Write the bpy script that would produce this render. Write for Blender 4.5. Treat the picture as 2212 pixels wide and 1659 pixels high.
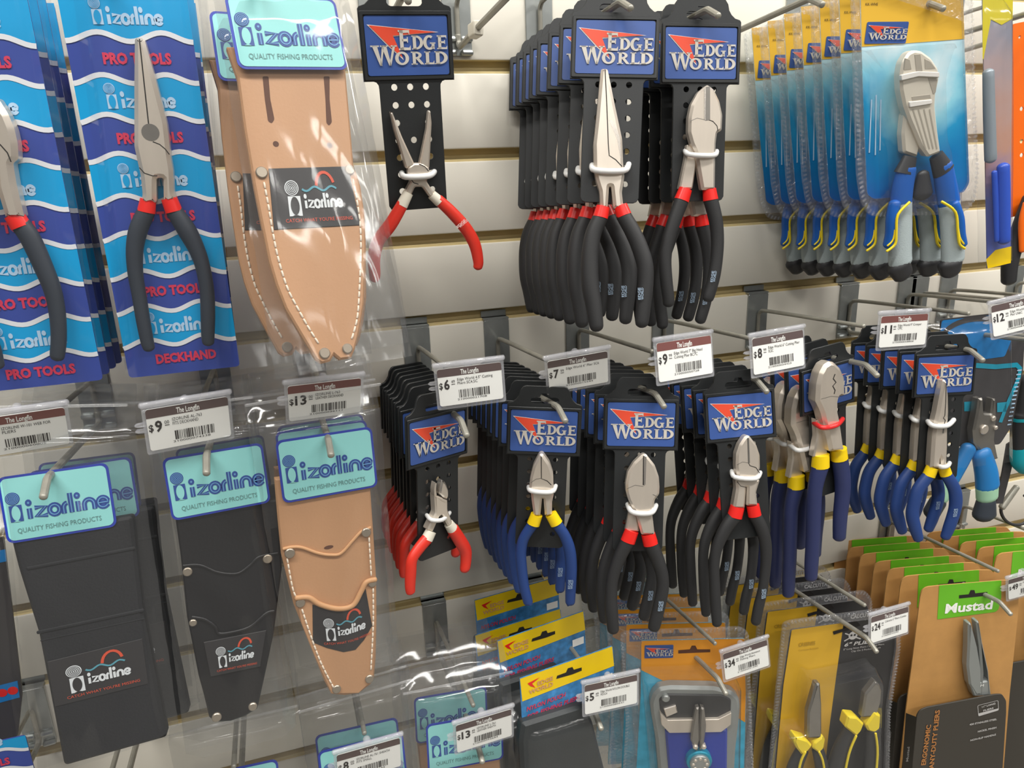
import bpy, math, random
import numpy as np
from mathutils import Vector, Matrix
from mathutils.geometry import tessellate_polygon

random.seed(7)
sc = bpy.context.scene
COL = sc.collection
for o in list(bpy.data.objects):
    bpy.data.objects.remove(o, do_unlink=True)

# ------------------------------------------------------------------ camera
YAW, PITCH, ROLL = [math.radians(a) for a in (17.6473, -16.4698, -2.0634)]
FPX, CX, CY = 1597.4, 1106.0, 829.5
CAM = np.array([0.0, -0.697, 1.45])


def cam_axes():
    f = np.array([math.sin(YAW) * math.cos(PITCH), math.cos(YAW) * math.cos(PITCH), math.sin(PITCH)])
    r = np.array([math.cos(YAW), -math.sin(YAW), 0.0])
    u = np.cross(r, f)
    c, s = math.cos(ROLL), math.sin(ROLL)
    return c * r + s * u, c * u - s * r, f


RX, UX, FX = cam_axes()
cd = bpy.data.cameras.new('camera')
cd.sensor_width = 36.0
cd.lens = FPX / 2212.0 * 36.0
cd.clip_start = 0.01
cam = bpy.data.objects.new('camera', cd)
COL.objects.link(cam)
m = np.eye(4)
m[:3, 0], m[:3, 1], m[:3, 2], m[:3, 3] = RX, UX, -FX, CAM
cam.matrix_world = Matrix(m.tolist())
sc.camera = cam

# ------------------------------------------------------------------ light and exposure
sc.view_settings.view_transform = 'Standard'
sc.view_settings.look = 'None'
sc.view_settings.gamma = 1.0
sc.view_settings.use_curve_mapping = False
sc.view_settings.exposure = 0.0
sc.cycles.transparent_max_bounces = 40
w = bpy.data.worlds.new('shop_ambient')
sc.world = w
w.use_nodes = True
nt = w.node_tree
bg = nt.nodes['Background']
tc = nt.nodes.new('ShaderNodeTexCoord')
sx = nt.nodes.new('ShaderNodeSeparateXYZ')
mr = nt.nodes.new('ShaderNodeMapRange')
mr.inputs['From Min'].default_value = -0.6
mr.inputs['From Max'].default_value = 0.9
cr_ = nt.nodes.new('ShaderNodeValToRGB')
cr_.color_ramp.elements[0].color = (0.23, 0.21, 0.19, 1)
cr_.color_ramp.elements[1].color = (1.0, 0.98, 0.94, 1)
nt.links.new(tc.outputs['Generated'], sx.inputs[0])
nt.links.new(sx.outputs['Z'], mr.inputs['Value'])
nt.links.new(mr.outputs[0], cr_.inputs[0])
nt.links.new(cr_.outputs[0], bg.inputs['Color'])
bg.inputs['Strength'].default_value = 0.17


def tube_light(name, x, y, z, lx, ly, power):
    l = bpy.data.lights.new(name, 'AREA')
    l.shape = 'RECTANGLE'
    l.size, l.size_y = lx, ly
    l.energy = power
    l.color = (1.0, 0.975, 0.93)
    o = bpy.data.objects.new(name, l)
    o.location = (x, y, z)
    COL.objects.link(o)


for x in (-0.75, 0.75, 2.25):
    tube_light('ceiling_tube', x, -0.95, 2.95, 1.2, 0.16, 33.0)
    tube_light('ceiling_tube', x, -2.6, 2.95, 1.2, 0.16, 17.0)
for x in (0.0, 2.2, 4.4):
    tube_light('glare_panel', x, -5.2, 2.95, 1.2, 0.6, 20.0)  # unseen far panels, added and sized to give glare on the blister


# ------------------------------------------------------------------ projection helpers
def ray(px):
    return (px[0] - CX) / FPX * RX - (px[1] - CY) / FPX * UX + FX


def at(px, y):
    d = ray(px)
    return CAM + d * ((y - CAM[1]) / d[1])


def proj(P):
    q = np.asarray(P) - CAM
    return np.array([CX + FPX * (q @ RX) / (q @ FX), CY - FPX * (q @ UX) / (q @ FX)])


def rotm(yaw, pitch, roll):
    cy, sy, cp, sp, cr, sr = math.cos(yaw), math.sin(yaw), math.cos(pitch), math.sin(pitch), math.cos(roll), math.sin(roll)
    Z = np.array([[cy, -sy, 0], [sy, cy, 0], [0, 0, 1]])
    X = np.array([[1, 0, 0], [0, cp, -sp], [0, sp, cp]])
    Y = np.array([[cr, 0, sr], [0, 1, 0], [-sr, 0, cr]])
    return Z @ X @ Y


class Pl:
    """a hanging item's own frame: x right, z up, y towards the wall; o = distance in front of its card"""
    def __init__(s, org, yaw=0, pitch=0, roll=0, sc=1.0):
        s.M = np.eye(4)
        s.M[:3, :3] = rotm(yaw, pitch, roll)
        s.M[:3, 3] = org
        s.s = sc
        s.I = np.linalg.inv(s.M)

    def uv(s, px, o=0.0):
        c = s.I[:3, :3] @ CAM + s.I[:3, 3]
        d = s.I[:3, :3] @ ray(px)
        t = (-o - c[1]) / d[1]
        q = c + d * t
        return (q[0], q[2])

    def pts(s, pxs, o=0.0):
        return [s.uv(p, o) for p in pxs]

    def ppm(s, px, o=0.0):
        a, b = np.array(s.uv((px[0] - 3, px[1]), o)), np.array(s.uv((px[0] + 3, px[1]), o))
        c, e = np.array(s.uv((px[0], px[1] - 3), o)), np.array(s.uv((px[0], px[1] + 3), o))
        return 0.5 * (np.linalg.norm(a - b) + np.linalg.norm(c - e)) / 6.0


def plane(px, y, yaw=0, pitch=0, roll=0):
    return Pl(at(px, y), math.radians(yaw), math.radians(pitch), math.radians(roll))


def fit(loc, pxs, y0, sy=0.008, ss=0.05, syaw=14, sp=9):
    """pose of a flat card whose own corners loc (metres) are seen at the pixels pxs"""
    loc = [np.array([a, 0, b]) for a, b in loc]
    c = np.mean(np.array(pxs), 0)
    p0 = at(c, y0)
    lc = np.mean(loc, 0)
    p = np.array([p0[0] - lc[0], y0, p0[2] - lc[2], 0, 0, 0, 1.0])

    def res(p):
        R = rotm(p[3], p[4], p[5])
        out = []
        for l, q in zip(loc, pxs):
            out += list((proj(R @ (l * p[6]) + p[:3]) - np.array(q)) / 1.5)
        out += [(p[1] - y0) / sy, p[3] / math.radians(syaw), p[4] / math.radians(sp), p[5] / math.radians(8), (p[6] - 1) / ss]
        return np.array(out)
    lam = 1e-3
    r0 = res(p)
    for _ in range(60):
        J = np.array([(res(p + e * 1e-6) - r0) / 1e-6 for e in np.eye(7)]).T
        A = J.T @ J
        dp = -np.linalg.solve(A + lam * np.diag(np.diag(A)), J.T @ r0)
        r1 = res(p + dp)
        if r1 @ r1 < r0 @ r0:
            p, r0, lam = p + dp, r1, lam * 0.5
        else:
            lam *= 4
    return Pl(p[:3], p[3], p[4], p[5], p[6])


# ------------------------------------------------------------------ materials
def lin(c):
    return tuple(((v / 255.0) / 12.92 if v / 255.0 <= 0.04045 else ((v / 255.0 + 0.055) / 1.055) ** 2.4) for v in c) + (1.0,)


def mat(name, rgb, rough=0.5, metal=0.0, noise=0.0, nscale=40.0, bump=0.0, bscale=300.0, coat=0.0, spec=0.5, stretch=None):
    M = bpy.data.materials.new(name)
    M.use_nodes = True
    n = M.node_tree
    b = n.nodes['Principled BSDF']
    b.inputs['Roughness'].default_value = rough
    b.inputs['Metallic'].default_value = metal
    b.inputs['Specular IOR Level'].default_value = spec
    b.inputs['Coat Weight'].default_value = coat
    b.inputs['Coat Roughness'].default_value = 0.08
    t = n.nodes.new('ShaderNodeTexCoord')
    if noise > 0:
        nz = n.nodes.new('ShaderNodeTexNoise')
        nz.inputs['Scale'].default_value = nscale
        nz.inputs['Detail'].default_value = 4
        src = t.outputs['Object']
        if stretch:
            mp = n.nodes.new('ShaderNodeMapping')
            mp.inputs['Scale'].default_value = stretch
            n.links.new(src, mp.inputs[0])
            src = mp.outputs[0]
        n.links.new(src, nz.inputs['Vector'])
        r = n.nodes.new('ShaderNodeValToRGB')
        c = lin(rgb)
        r.color_ramp.elements[0].position = 0.3
        r.color_ramp.elements[1].position = 0.7
        r.color_ramp.elements[0].color = tuple(v * (1 - noise) for v in c[:3]) + (1,)
        r.color_ramp.elements[1].color = tuple(min(1, v * (1 + noise)) for v in c[:3]) + (1,)
        n.links.new(nz.outputs['Fac'], r.inputs[0])
        n.links.new(r.outputs[0], b.inputs['Base Color'])
    else:
        b.inputs['Base Color'].default_value = lin(rgb)
    if bump > 0:
        nb = n.nodes.new('ShaderNodeTexNoise')
        nb.inputs['Scale'].default_value = bscale
        bp = n.nodes.new('ShaderNodeBump')
        bp.inputs['Strength'].default_value = bump
        bp.inputs['Distance'].default_value = 0.001
        n.links.new(t.outputs['Object'], nb.inputs['Vector'])
        n.links.new(nb.outputs['Fac'], bp.inputs['Height'])
        n.links.new(bp.outputs[0], b.inputs['Normal'])
    return M


def film(name, base=0.05, haze=(235, 235, 235), hz=0.05, rough=0.10, bump=0.5, scale=28.0, stretch=(1, 1, 0.35), dist=0.004, ior=0.6, ridged=False, tint=0.985):
    """clear plastic: see-through, glossy at grazing angles, a little milky"""
    M = bpy.data.materials.new(name)
    M.use_nodes = True
    n = M.node_tree
    n.nodes.remove(n.nodes['Principled BSDF'])
    out = n.nodes['Material Output']
    tr = n.nodes.new('ShaderNodeBsdfTransparent')
    tr.inputs[0].default_value = (tint, tint * 1.003, tint * 1.005, 1)
    gl = n.nodes.new('ShaderNodeBsdfGlossy')
    gl.inputs['Roughness'].default_value = rough
    df = n.nodes.new('ShaderNodeBsdfDiffuse')
    df.inputs[0].default_value = lin(haze)
    fr = n.nodes.new('ShaderNodeLayerWeight')
    fr.inputs['Blend'].default_value = 0.5
    pw = n.nodes.new('ShaderNodeMath')
    pw.operation = 'POWER'
    pw.inputs[1].default_value = 4.0
    ad = n.nodes.new('ShaderNodeMath')
    ad.operation = 'MULTIPLY_ADD'
    ad.inputs[1].default_value = ior
    ad.inputs[2].default_value = base
    ad.use_clamp = True
    n.links.new(fr.outputs['Facing'], pw.inputs[0])
    n.links.new(pw.outputs[0], ad.inputs[0])
    m1 = n.nodes.new('ShaderNodeMixShader')
    m1.inputs[0].default_value = hz
    n.links.new(tr.outputs[0], m1.inputs[1])
    n.links.new(df.outputs[0], m1.inputs[2])
    m2 = n.nodes.new('ShaderNodeMixShader')
    n.links.new(ad.outputs[0], m2.inputs[0])
    n.links.new(m1.outputs[0], m2.inputs[1])
    n.links.new(gl.outputs[0], m2.inputs[2])
    n.links.new(m2.outputs[0], out.inputs[0])
    if bump > 0:
        t = n.nodes.new('ShaderNodeTexCoord')
        mp = n.nodes.new('ShaderNodeMapping')
        mp.inputs['Scale'].default_value = stretch
        n.links.new(t.outputs['Object'], mp.inputs[0])
        nz = n.nodes.new('ShaderNodeTexNoise')
        nz.inputs['Scale'].default_value = scale
        nz.inputs['Detail'].default_value = 3.0
        nz.inputs['Distortion'].default_value = 0.9
        if ridged:
            nz.noise_type = 'RIDGED_MULTIFRACTAL'
            nz.normalize = True
            nz.inputs['Detail'].default_value = 1.5
            nz.inputs['Roughness'].default_value = 0.4
        n.links.new(mp.outputs[0], nz.inputs['Vector'])
        bp = n.nodes.new('ShaderNodeBump')
        bp.inputs['Strength'].default_value = bump
        bp.inputs['Distance'].default_value = dist
        n.links.new(nz.outputs['Fac'], bp.inputs['Height'])
        n.links.new(bp.outputs[0], gl.inputs['Normal'])
        n.links.new(bp.outputs[0], fr.inputs['Normal'])
    return M


def ramp_print(name, stops, axis='Z', lo=-0.2, hi=0.0, noise=0.0, nscale=30, rough=0.35, glare=None):
    """a printed card whose ink runs through several colours along one of its own axes"""
    M = bpy.data.materials.new(name)
    M.use_nodes = True
    n = M.node_tree
    b = n.nodes['Principled BSDF']
    b.inputs['Roughness'].default_value = rough
    t = n.nodes.new('ShaderNodeTexCoord')
    s = n.nodes.new('ShaderNodeSeparateXYZ')
    n.links.new(t.outputs['Object'], s.inputs[0])
    mr = n.nodes.new('ShaderNodeMapRange')
    mr.inputs['From Min'].default_value = lo
    mr.inputs['From Max'].default_value = hi
    n.links.new(s.outputs[axis], mr.inputs['Value'])
    r = n.nodes.new('ShaderNodeValToRGB')
    while len(r.color_ramp.elements) < len(stops):
        r.color_ramp.elements.new(0.5)
    for e, (p, c) in zip(r.color_ramp.elements, stops):
        e.position = p
        e.color = lin(c)
    src = mr.outputs[0]
    if glare:
        # pale spot put into the ink for glare on the clear pack
        vd = n.nodes.new('ShaderNodeVectorMath')
        vd.operation = 'DISTANCE'
        vd.inputs[1].default_value = glare[0]
        n.links.new(t.outputs['Object'], vd.inputs[0])
        gm = n.nodes.new('ShaderNodeMapRange')
        gm.inputs['From Min'].default_value = glare[1]
        gm.inputs['From Max'].default_value = 0.0
        gm.inputs['To Max'].default_value = glare[2]
        n.links.new(vd.outputs['Value'], gm.inputs['Value'])
        ga = n.nodes.new('ShaderNodeMath')
        n.links.new(gm.outputs[0], ga.inputs[0])
        n.links.new(src, ga.inputs[1])
        src = ga.outputs[0]
    base_ = src
    if noise > 0:
        nz = n.nodes.new('ShaderNodeTexNoise')
        nz.inputs['Scale'].default_value = nscale
        nz.inputs['Detail'].default_value = 5
        n.links.new(t.outputs['Object'], nz.inputs['Vector'])
        ma = n.nodes.new('ShaderNodeMath')
        ma.operation = 'MULTIPLY_ADD'
        ma.inputs[1].default_value = noise
        n.links.new(nz.outputs['Fac'], ma.inputs[0])
        n.links.new(base_, ma.inputs[2])
        mb = n.nodes.new('ShaderNodeMath')
        mb.operation = 'SUBTRACT'
        mb.inputs[1].default_value = noise * 0.5
        n.links.new(ma.outputs[0], mb.inputs[0])
        src = mb.outputs[0]
    n.links.new(src, r.inputs[0])
    n.links.new(r.outputs[0], b.inputs['Base Color'])
    return M


MT = {
    'wall': mat('slat_panel_white', (226, 221, 208), 0.42, noise=0.02, nscale=8, bump=0.02, bscale=900),
    'groove': mat('groove_insert_khaki', (205, 188, 140), 0.55, noise=0.04, nscale=30),
    'floor': mat('vinyl_floor_grey', (150, 146, 138), 0.35, noise=0.05, nscale=3),
    'zinc': mat('zinc_plated_steel', (168, 172, 170), 0.32, 0.65, noise=0.10, nscale=60),
    'wire': mat('dull_steel_wire', (160, 157, 146), 0.40, 0.35, noise=0.10, nscale=80),
    'black': mat('black_card_plastic', (36, 38, 39), 0.42, noise=0.06, nscale=60, bump=0.05, bscale=1500),
    'steel': mat('brushed_plier_steel', (222, 211, 197), 0.34, 0.6, noise=0.05, nscale=90, stretch=(1, 1, 0.2)),
    'steel2': mat('dark_plier_steel', (150, 146, 140), 0.36, 0.75, noise=0.06, nscale=80),
    'edge': mat('polished_cutting_edge', (232, 224, 214), 0.22, 0.85),
    'seam': mat('dark_seam', (34, 30, 28), 0.8),  # dark lines along tool joints, and dark hang slots
    'grip_black': mat('black_dipped_grip', (40, 40, 41), 0.55, noise=0.05, nscale=50, bump=0.08, bscale=1800),
    'grip_grey': mat('charcoal_dipped_grip', (50, 56, 65), 0.5, noise=0.06, nscale=40),
    'grip_blue': mat('navy_dipped_grip', (34, 62, 120), 0.5, noise=0.05, nscale=50),
    'grip_navy': mat('dark_navy_dipped_grip', (42, 50, 92), 0.5, noise=0.05, nscale=50),
    'grip_red': mat('red_dipped_grip', (214, 52, 38), 0.38, noise=0.04, nscale=50),
    'band_red': mat('red_band', (226, 40, 34), 0.32),
    'band_yellow': mat('yellow_band', (244, 208, 20), 0.38),
    'collar': mat('ivory_collar', (222, 216, 200), 0.45),
    'tie_white': mat('white_nylon_tie', (226, 226, 224), 0.35),
    'tie_red': mat('red_nylon_tie', (222, 44, 44), 0.35),
    'ew_blue': mat('sticker_blue', (60, 88, 152), 0.36),
    'ew_red': mat('sticker_red', (226, 78, 52), 0.4),
    'ew_grey': mat('sticker_silver', (198, 192, 182), 0.42),
    'ew_white': mat('sticker_white', (232, 228, 222), 0.45),
    'mark': mat('grip_print_pale', (150, 170, 190), 0.5),
    'mark_white': mat('grip_print_white', (236, 210, 205), 0.5),
    'white': mat('label_paper', (254, 253, 248), 0.55),
    'brown': mat('label_band_brown', (96, 78, 76), 0.5),
    'maroon': mat('label_band_maroon', (128, 74, 68), 0.5),
    'ink': mat('label_ink', (52, 46, 44), 0.6),
    'aqua': mat('aqua_card', (146, 215, 212), 0.45, noise=0.02, nscale=20),
    'border': mat('royal_blue_border', (36, 58, 164), 0.45),
    'logo_blue': mat('logo_navy', (40, 74, 150), 0.45),
    'logo_mid': mat('logo_mid_blue', (104, 160, 206), 0.45),
    'tag_ink': mat('tagline_teal', (96, 140, 138), 0.5),
    'cyan': mat('printed_cyan', (18, 156, 214), 0.36),
    'indigo': mat('printed_indigo', (58, 76, 154), 0.36),
    'wave': mat('printed_white_wave', (222, 224, 228), 0.4),
    'pale': mat('printed_pale_blue', (176, 206, 232), 0.4),
    'crimson': mat('printed_crimson', (206, 58, 88), 0.4),
    'tan': mat('tan_leather', (186, 141, 103), 0.5, noise=0.06, nscale=14, bump=0.10, bscale=500, stretch=(1, 1, 0.4)),
    'tan_edge': mat('tan_leather_edge', (206, 156, 110), 0.5, noise=0.05, nscale=20),
    'hole': mat('punched_hole_dark', (92, 58, 42), 0.8),
    'thread': mat('cream_thread', (238, 224, 204), 0.6),
    'rivet': mat('nickel_rivet', (170, 158, 142), 0.35, 0.6),
    'bleather': mat('black_leather', (22, 21, 23), 0.42, noise=0.10, nscale=16, bump=0.12, bscale=420),
    'bweb': mat('black_webbing', (20, 21, 25), 0.65, noise=0.10, nscale=24, bump=0.2, bscale=700),
    'patch': mat('patch_black', (44, 42, 43), 0.5),
    'patch_white': mat('patch_white', (214, 218, 220), 0.5),
    'patch_orange': mat('patch_orange', (206, 78, 50), 0.5),
    'patch_teal': mat('patch_teal', (84, 150, 166), 0.5),
    'bag': film('clear_poly_bag', 0.035, hz=0.025, rough=0.09, bump=1.0, scale=15, dist=0.010, ridged=True, tint=0.93),
    'sleeve': film('clear_card_sleeve', 0.03, hz=0.01, rough=0.14, bump=0.6, scale=12, stretch=(1, 1, 0.2), dist=0.008, ior=0.5),
    'seal': film('bag_zip_seal', 0.06, hz=0.10, rough=0.2, bump=0.2),
    'blister': film('clear_blister', 0.05, haze=(225, 228, 235), hz=0.02, rough=0.10, bump=0.25, scale=18, dist=0.003),
    'blister_rim': film('clear_blister_rim', 0.06, haze=(210, 212, 222), hz=0.06, rough=0.10, bump=0.9, scale=160, stretch=(1, 1, 1), dist=0.004),
    'holder': film('clear_tag_holder', 0.04, haze=(225, 225, 230), hz=0.26, rough=0.12, bump=0.1),
    'holder_face': film('clear_tag_face', 0.01, hz=0.01, rough=0.08, bump=0.0),
}


# ------------------------------------------------------------------ mesh building
def area2(p):
    return sum(p[i - 1][0] * p[i][1] - p[i][0] * p[i - 1][1] for i in range(len(p)))


def ccw(p):
    p = [tuple(q) for q in p]
    return p if area2(p) > 0 else p[::-1]


def circ(cx, cz, r, n=16, rz=None):
    rz = r if rz is None else rz
    return [(cx + r * math.cos(2 * math.pi * i / n), cz + rz * math.sin(2 * math.pi * i / n)) for i in range(n)]


def rrect(x0, z0, x1, z1, r, n=4):
    out = []
    for cx, cz, a in ((x1 - r, z0 + r, -90), (x1 - r, z1 - r, 0), (x0 + r, z1 - r, 90), (x0 + r, z0 + r, 180)):
        for i in range(n + 1):
            t = math.radians(a + 90.0 * i / n)
            out.append((cx + r * math.cos(t), cz + r * math.sin(t)))
    return out


def rpoly(p, r, n=4):
    """round the corners of a polygon"""
    p = [np.array(q, float) for q in p]
    out = []
    k = len(p)
    for i in range(k):
        a, b, c = p[i - 1], p[i], p[(i + 1) % k]
        la, lc = np.linalg.norm(a - b), np.linalg.norm(c - b)
        rr = min(r[i] if isinstance(r, (list, tuple)) else r, la * 0.45, lc * 0.45)
        s, e = b + (a - b) / la * rr, b + (c - b) / lc * rr
        for j in range(n + 1):
            t = j / n
            out.append(tuple((1 - t) ** 2 * s + 2 * t * (1 - t) * b + t * t * e))
    return out


def crv(p, n=5, closed=False):
    """Catmull-Rom through points of any dimension"""
    p = [np.array(q, float) for q in p]
    k = len(p)
    out = []
    for i in range(k if closed else k - 1):
        g = (lambda j: p[j % k]) if closed else (lambda j: p[min(max(j, 0), k - 1)])
        a, b, c, d = g(i - 1), g(i), g(i + 1), g(i + 2)
        for j in range(n):
            t = j / n
            out.append(0.5 * ((2 * b) + (c - a) * t + (2 * a - 5 * b + 4 * c - d) * t * t + (3 * b - a - 3 * c + d) * t ** 3))
    if not closed:
        out.append(p[-1])
    return out


def inset(p, d):
    k = len(p)
    out = []
    for i in range(k):
        a, b, c = np.array(p[i - 1]), np.array(p[i]), np.array(p[(i + 1) % k])
        e1, e2 = b - a, c - b
        n1 = np.array([-e1[1], e1[0]]) / (np.linalg.norm(e1) + 1e-12)
        n2 = np.array([-e2[1], e2[0]]) / (np.linalg.norm(e2) + 1e-12)
        nn = n1 + n2
        l = np.linalg.norm(nn)
        nn = nn / l if l > 1e-6 else n1
        out.append(tuple(b + nn * d / max(0.5, float(nn @ n1))))
    return out


FONT = {}


def glyphs(s, bold=0.0):
    k = (s, bold)
    if k not in FONT:
        c = bpy.data.curves.new('lettering', 'FONT')
        c.body = s
        c.size = 1.0
        c.resolution_u = 2
        c.offset = bold
        o = bpy.data.objects.new('lettering', c)
        me = bpy.data.meshes.new_from_object(o)
        v = [(q.co.x, q.co.y) for q in me.vertices]
        f = [tuple(q.vertices) for q in me.polygons]
        bpy.data.objects.remove(o)
        bpy.data.meshes.remove(me)
        bpy.data.curves.remove(c)
        xs = [q[0] for q in v]
        ys = [q[1] for q in v]
        FONT[k] = (v, f, min(xs), max(xs), min(ys), max(ys))
    return FONT[k]


class MB:
    def __init__(s):
        s.v, s.f, s.mi, s.mats = [], [], [], []

    def m(s, k):
        if k not in s.mats:
            s.mats.append(k)
        return s.mats.index(k)

    def add(s, vs, fs, k):
        b = len(s.v)
        s.v += [tuple(q) for q in vs]
        i = s.m(k)
        for f in fs:
            s.f.append(tuple(b + j for j in f))
            s.mi.append(i)

    def tess(s, loops, y, k, flip=False):
        pts = [q for l in loops for q in l]
        tri = tessellate_polygon([[Vector((q[0], q[1], 0)) for q in l] for l in loops])
        fs = []
        for t in tri:
            a = area2([pts[i] for i in t])
            if abs(a) < 1e-14:
                continue
            fs.append(tuple(t) if (a > 0) != flip else tuple(t)[::-1])
        s.add([(q[0], y, q[1]) for q in pts], fs, k)

    def slab(s, p, yf, yb, k, ch=0.0, holes=(), side=None):
        """extruded outline: front face at yf (towards the shopper), back at yb"""
        p = ccw(p)
        holes = [ccw(h)[::-1] for h in holes]
        side = side or k
        fr = inset(p, ch) if ch > 0 else p
        s.tess([fr] + holes, yf, k)
        s.tess([p] + holes, yb, side, True)
        n = len(p)
        if ch > 0:
            s.add([(q[0], yf, q[1]) for q in fr] + [(q[0], yf + ch, q[1]) for q in p],
                  [(i, n + i, n + (i + 1) % n, (i + 1) % n) for i in range(n)], k)
        for lp, y0 in [(p, yf + ch)] + [(h, yf) for h in holes]:
            n = len(lp)
            s.add([(q[0], y0, q[1]) for q in lp] + [(q[0], yb, q[1]) for q in lp],
                  [(i, n + i, n + (i + 1) % n, (i + 1) % n) for i in range(n)], side)

    def flat(s, p, y, k, holes=()):
        s.tess([ccw(p)] + [ccw(h)[::-1] for h in holes], y, k)

    def box(s, x0, y0, z0, x1, y1, z1, k):
        s.slab([(x0, z0), (x1, z0), (x1, z1), (x0, z1)], y0, y1, k)

    def tube(s, path, rad, k, n=12, ref=(0, 1, 0), flat=1.0, cap=(True, True), ks=None):
        """round-ended bar along a path; flat scales the thickness along ref"""
        P = [np.array(q, float) for q in path]
        R = list(rad) if isinstance(rad, (list, tuple, np.ndarray)) else [rad] * len(P)
        ref = np.array(ref, float)
        if cap[0]:
            t = (P[0] - P[1]) / np.linalg.norm(P[0] - P[1])
            a, b = P[0], R[0]
            P = [a + t * b * 0.62, a + t * b * 0.45, a + t * b * 0.2] + P
            R = [b * 0.25, b * 0.66, b * 0.93] + R
        if cap[1]:
            t = (P[-1] - P[-2]) / np.linalg.norm(P[-1] - P[-2])
            a, b = P[-1], R[-1]
            P = P + [a + t * b * 0.2, a + t * b * 0.45, a + t * b * 0.62]
            R = R + [b * 0.93, b * 0.66, b * 0.25]
        vs, fs = [], []
        last = None
        for i in range(len(P)):
            t = P[min(i + 1, len(P) - 1)] - P[max(i - 1, 0)]
            t = t / (np.linalg.norm(t) + 1e-12)
            u = np.cross(t, ref)
            if np.linalg.norm(u) < 0.05 and last is not None:
                u = last
            u = u / (np.linalg.norm(u) + 1e-12)
            last = u
            v = np.cross(u, t)
            for j in range(n):
                a = 2 * math.pi * j / n
                vs.append(P[i] + R[i] * (math.cos(a) * u + math.sin(a) * flat * v))
        for i in range(len(P) - 1):
            for j in range(n):
                fs.append((i * n + j, i * n + (j + 1) % n, (i + 1) * n + (j + 1) % n, (i + 1) * n + j))
        fs.append(tuple(range(n))[::-1])
        fs.append(tuple((len(P) - 1) * n + j for j in range(n)))
        s.add(vs, fs, k)

    def ribbon(s, p, w, y, k, closed=False):
        """flat printed line of width w"""
        p = [np.array(q, float) for q in p]
        n = len(p)
        L, Rr = [], []
        for i in range(n):
            a = p[i - 1] if (i > 0 or closed) else p[i]
            b = p[(i + 1) % n] if (i < n - 1 or closed) else p[i]
            t = (b - a) / (np.linalg.norm(b - a) + 1e-12)
            nn = np.array([-t[1], t[0]]) * w / 2
            L.append(p[i] + nn)
            Rr.append(p[i] - nn)
        fs = []
        for i in range(n if closed else n - 1):
            j = (i + 1) % n
            fs.append((n + i, n + j, j, i))
        s.add([(q[0], y, q[1]) for q in L + Rr], fs, k)

    def text(s, st, x, z, h, y, k, w=None, align='L', rot=0.0, bold=0.0, shear=0.0):
        """lettering h high (capital height); x, z = left (or centre) of the baseline; w = width to fit"""
        v, f, x0, x1, y0, y1 = glyphs(st, bold)
        kz = h / 0.72
        kx = kz if w is None else w / max(1e-6, x1 - x0)
        c, sn = math.cos(rot), math.sin(rot)
        out = []
        for a, b in v:
            a, b = (a - x0 + shear * b) * kx, b * kz
            if align == 'C':
                a -= (x1 - x0) * kx / 2
            out.append((x + a * c - b * sn, y, z + a * sn + b * c))
        s.add(out, f, k)

    def warp(s, fn, a=0):
        s.v[a:] = [fn(q) for q in s.v[a:]]

    def build(s, name, parent=None, smooth=35, loc=None):
        me = bpy.data.meshes.new(name)
        me.from_pydata([tuple(float(c) for c in q) for q in s.v], [], s.f)
        for k in s.mats:
            me.materials.append(MT[k])
        me.polygons.foreach_set('material_index', s.mi)
        if smooth:
            me.polygons.foreach_set('use_smooth', [True] * len(me.polygons))
            me.set_sharp_from_angle(angle=math.radians(smooth))
        me.validate()
        me.update()
        o = bpy.data.objects.new(name, me)
        COL.objects.link(o)
        if parent is not None:
            o.parent = parent
        if loc is not None:
            o.location = loc
        return o


def tag(o, label, cat, group=None):
    o['label'] = label
    o['category'] = cat
    if group:
        o['group'] = group
    return o


def thing(name, pl, label, cat, group=None):
    o = bpy.data.objects.new(name, None)
    o.empty_display_size = 0.01
    COL.objects.link(o)
    o.matrix_world = Matrix(pl.M.tolist())
    return tag(o, label, cat, group)


def dup(root, M, label, group, skip=(), shift=None, swap=None):
    """a copy of a thing with its parts and sub-parts"""
    r = root.copy()
    COL.objects.link(r)
    r.matrix_world = M
    r['label'] = label
    if group:
        r['group'] = group
    for ch in list(root.children):
        nm = ch.name.split('.')[0]
        if nm in skip:
            continue
        c = ch.copy()
        COL.objects.link(c)
        c.parent = r
        if swap and nm == swap[0]:
            c.data = c.data.copy()
            c.data.materials[0] = MT[swap[1]]
        if shift and nm in shift[0]:
            c.location = Vector(ch.location) + Vector(shift[1])
        for g in ch.children:
            if g.name.split('.')[0] in skip:
                continue
            d = g.copy()
            COL.objects.link(d)
            d.parent = c
    return r


ORD = ['first', 'second', 'third', 'fourth', 'fifth', 'sixth', 'seventh', 'eighth', 'ninth', 'tenth', 'eleventh', 'twelfth']
SLOPE = 0.075


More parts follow.
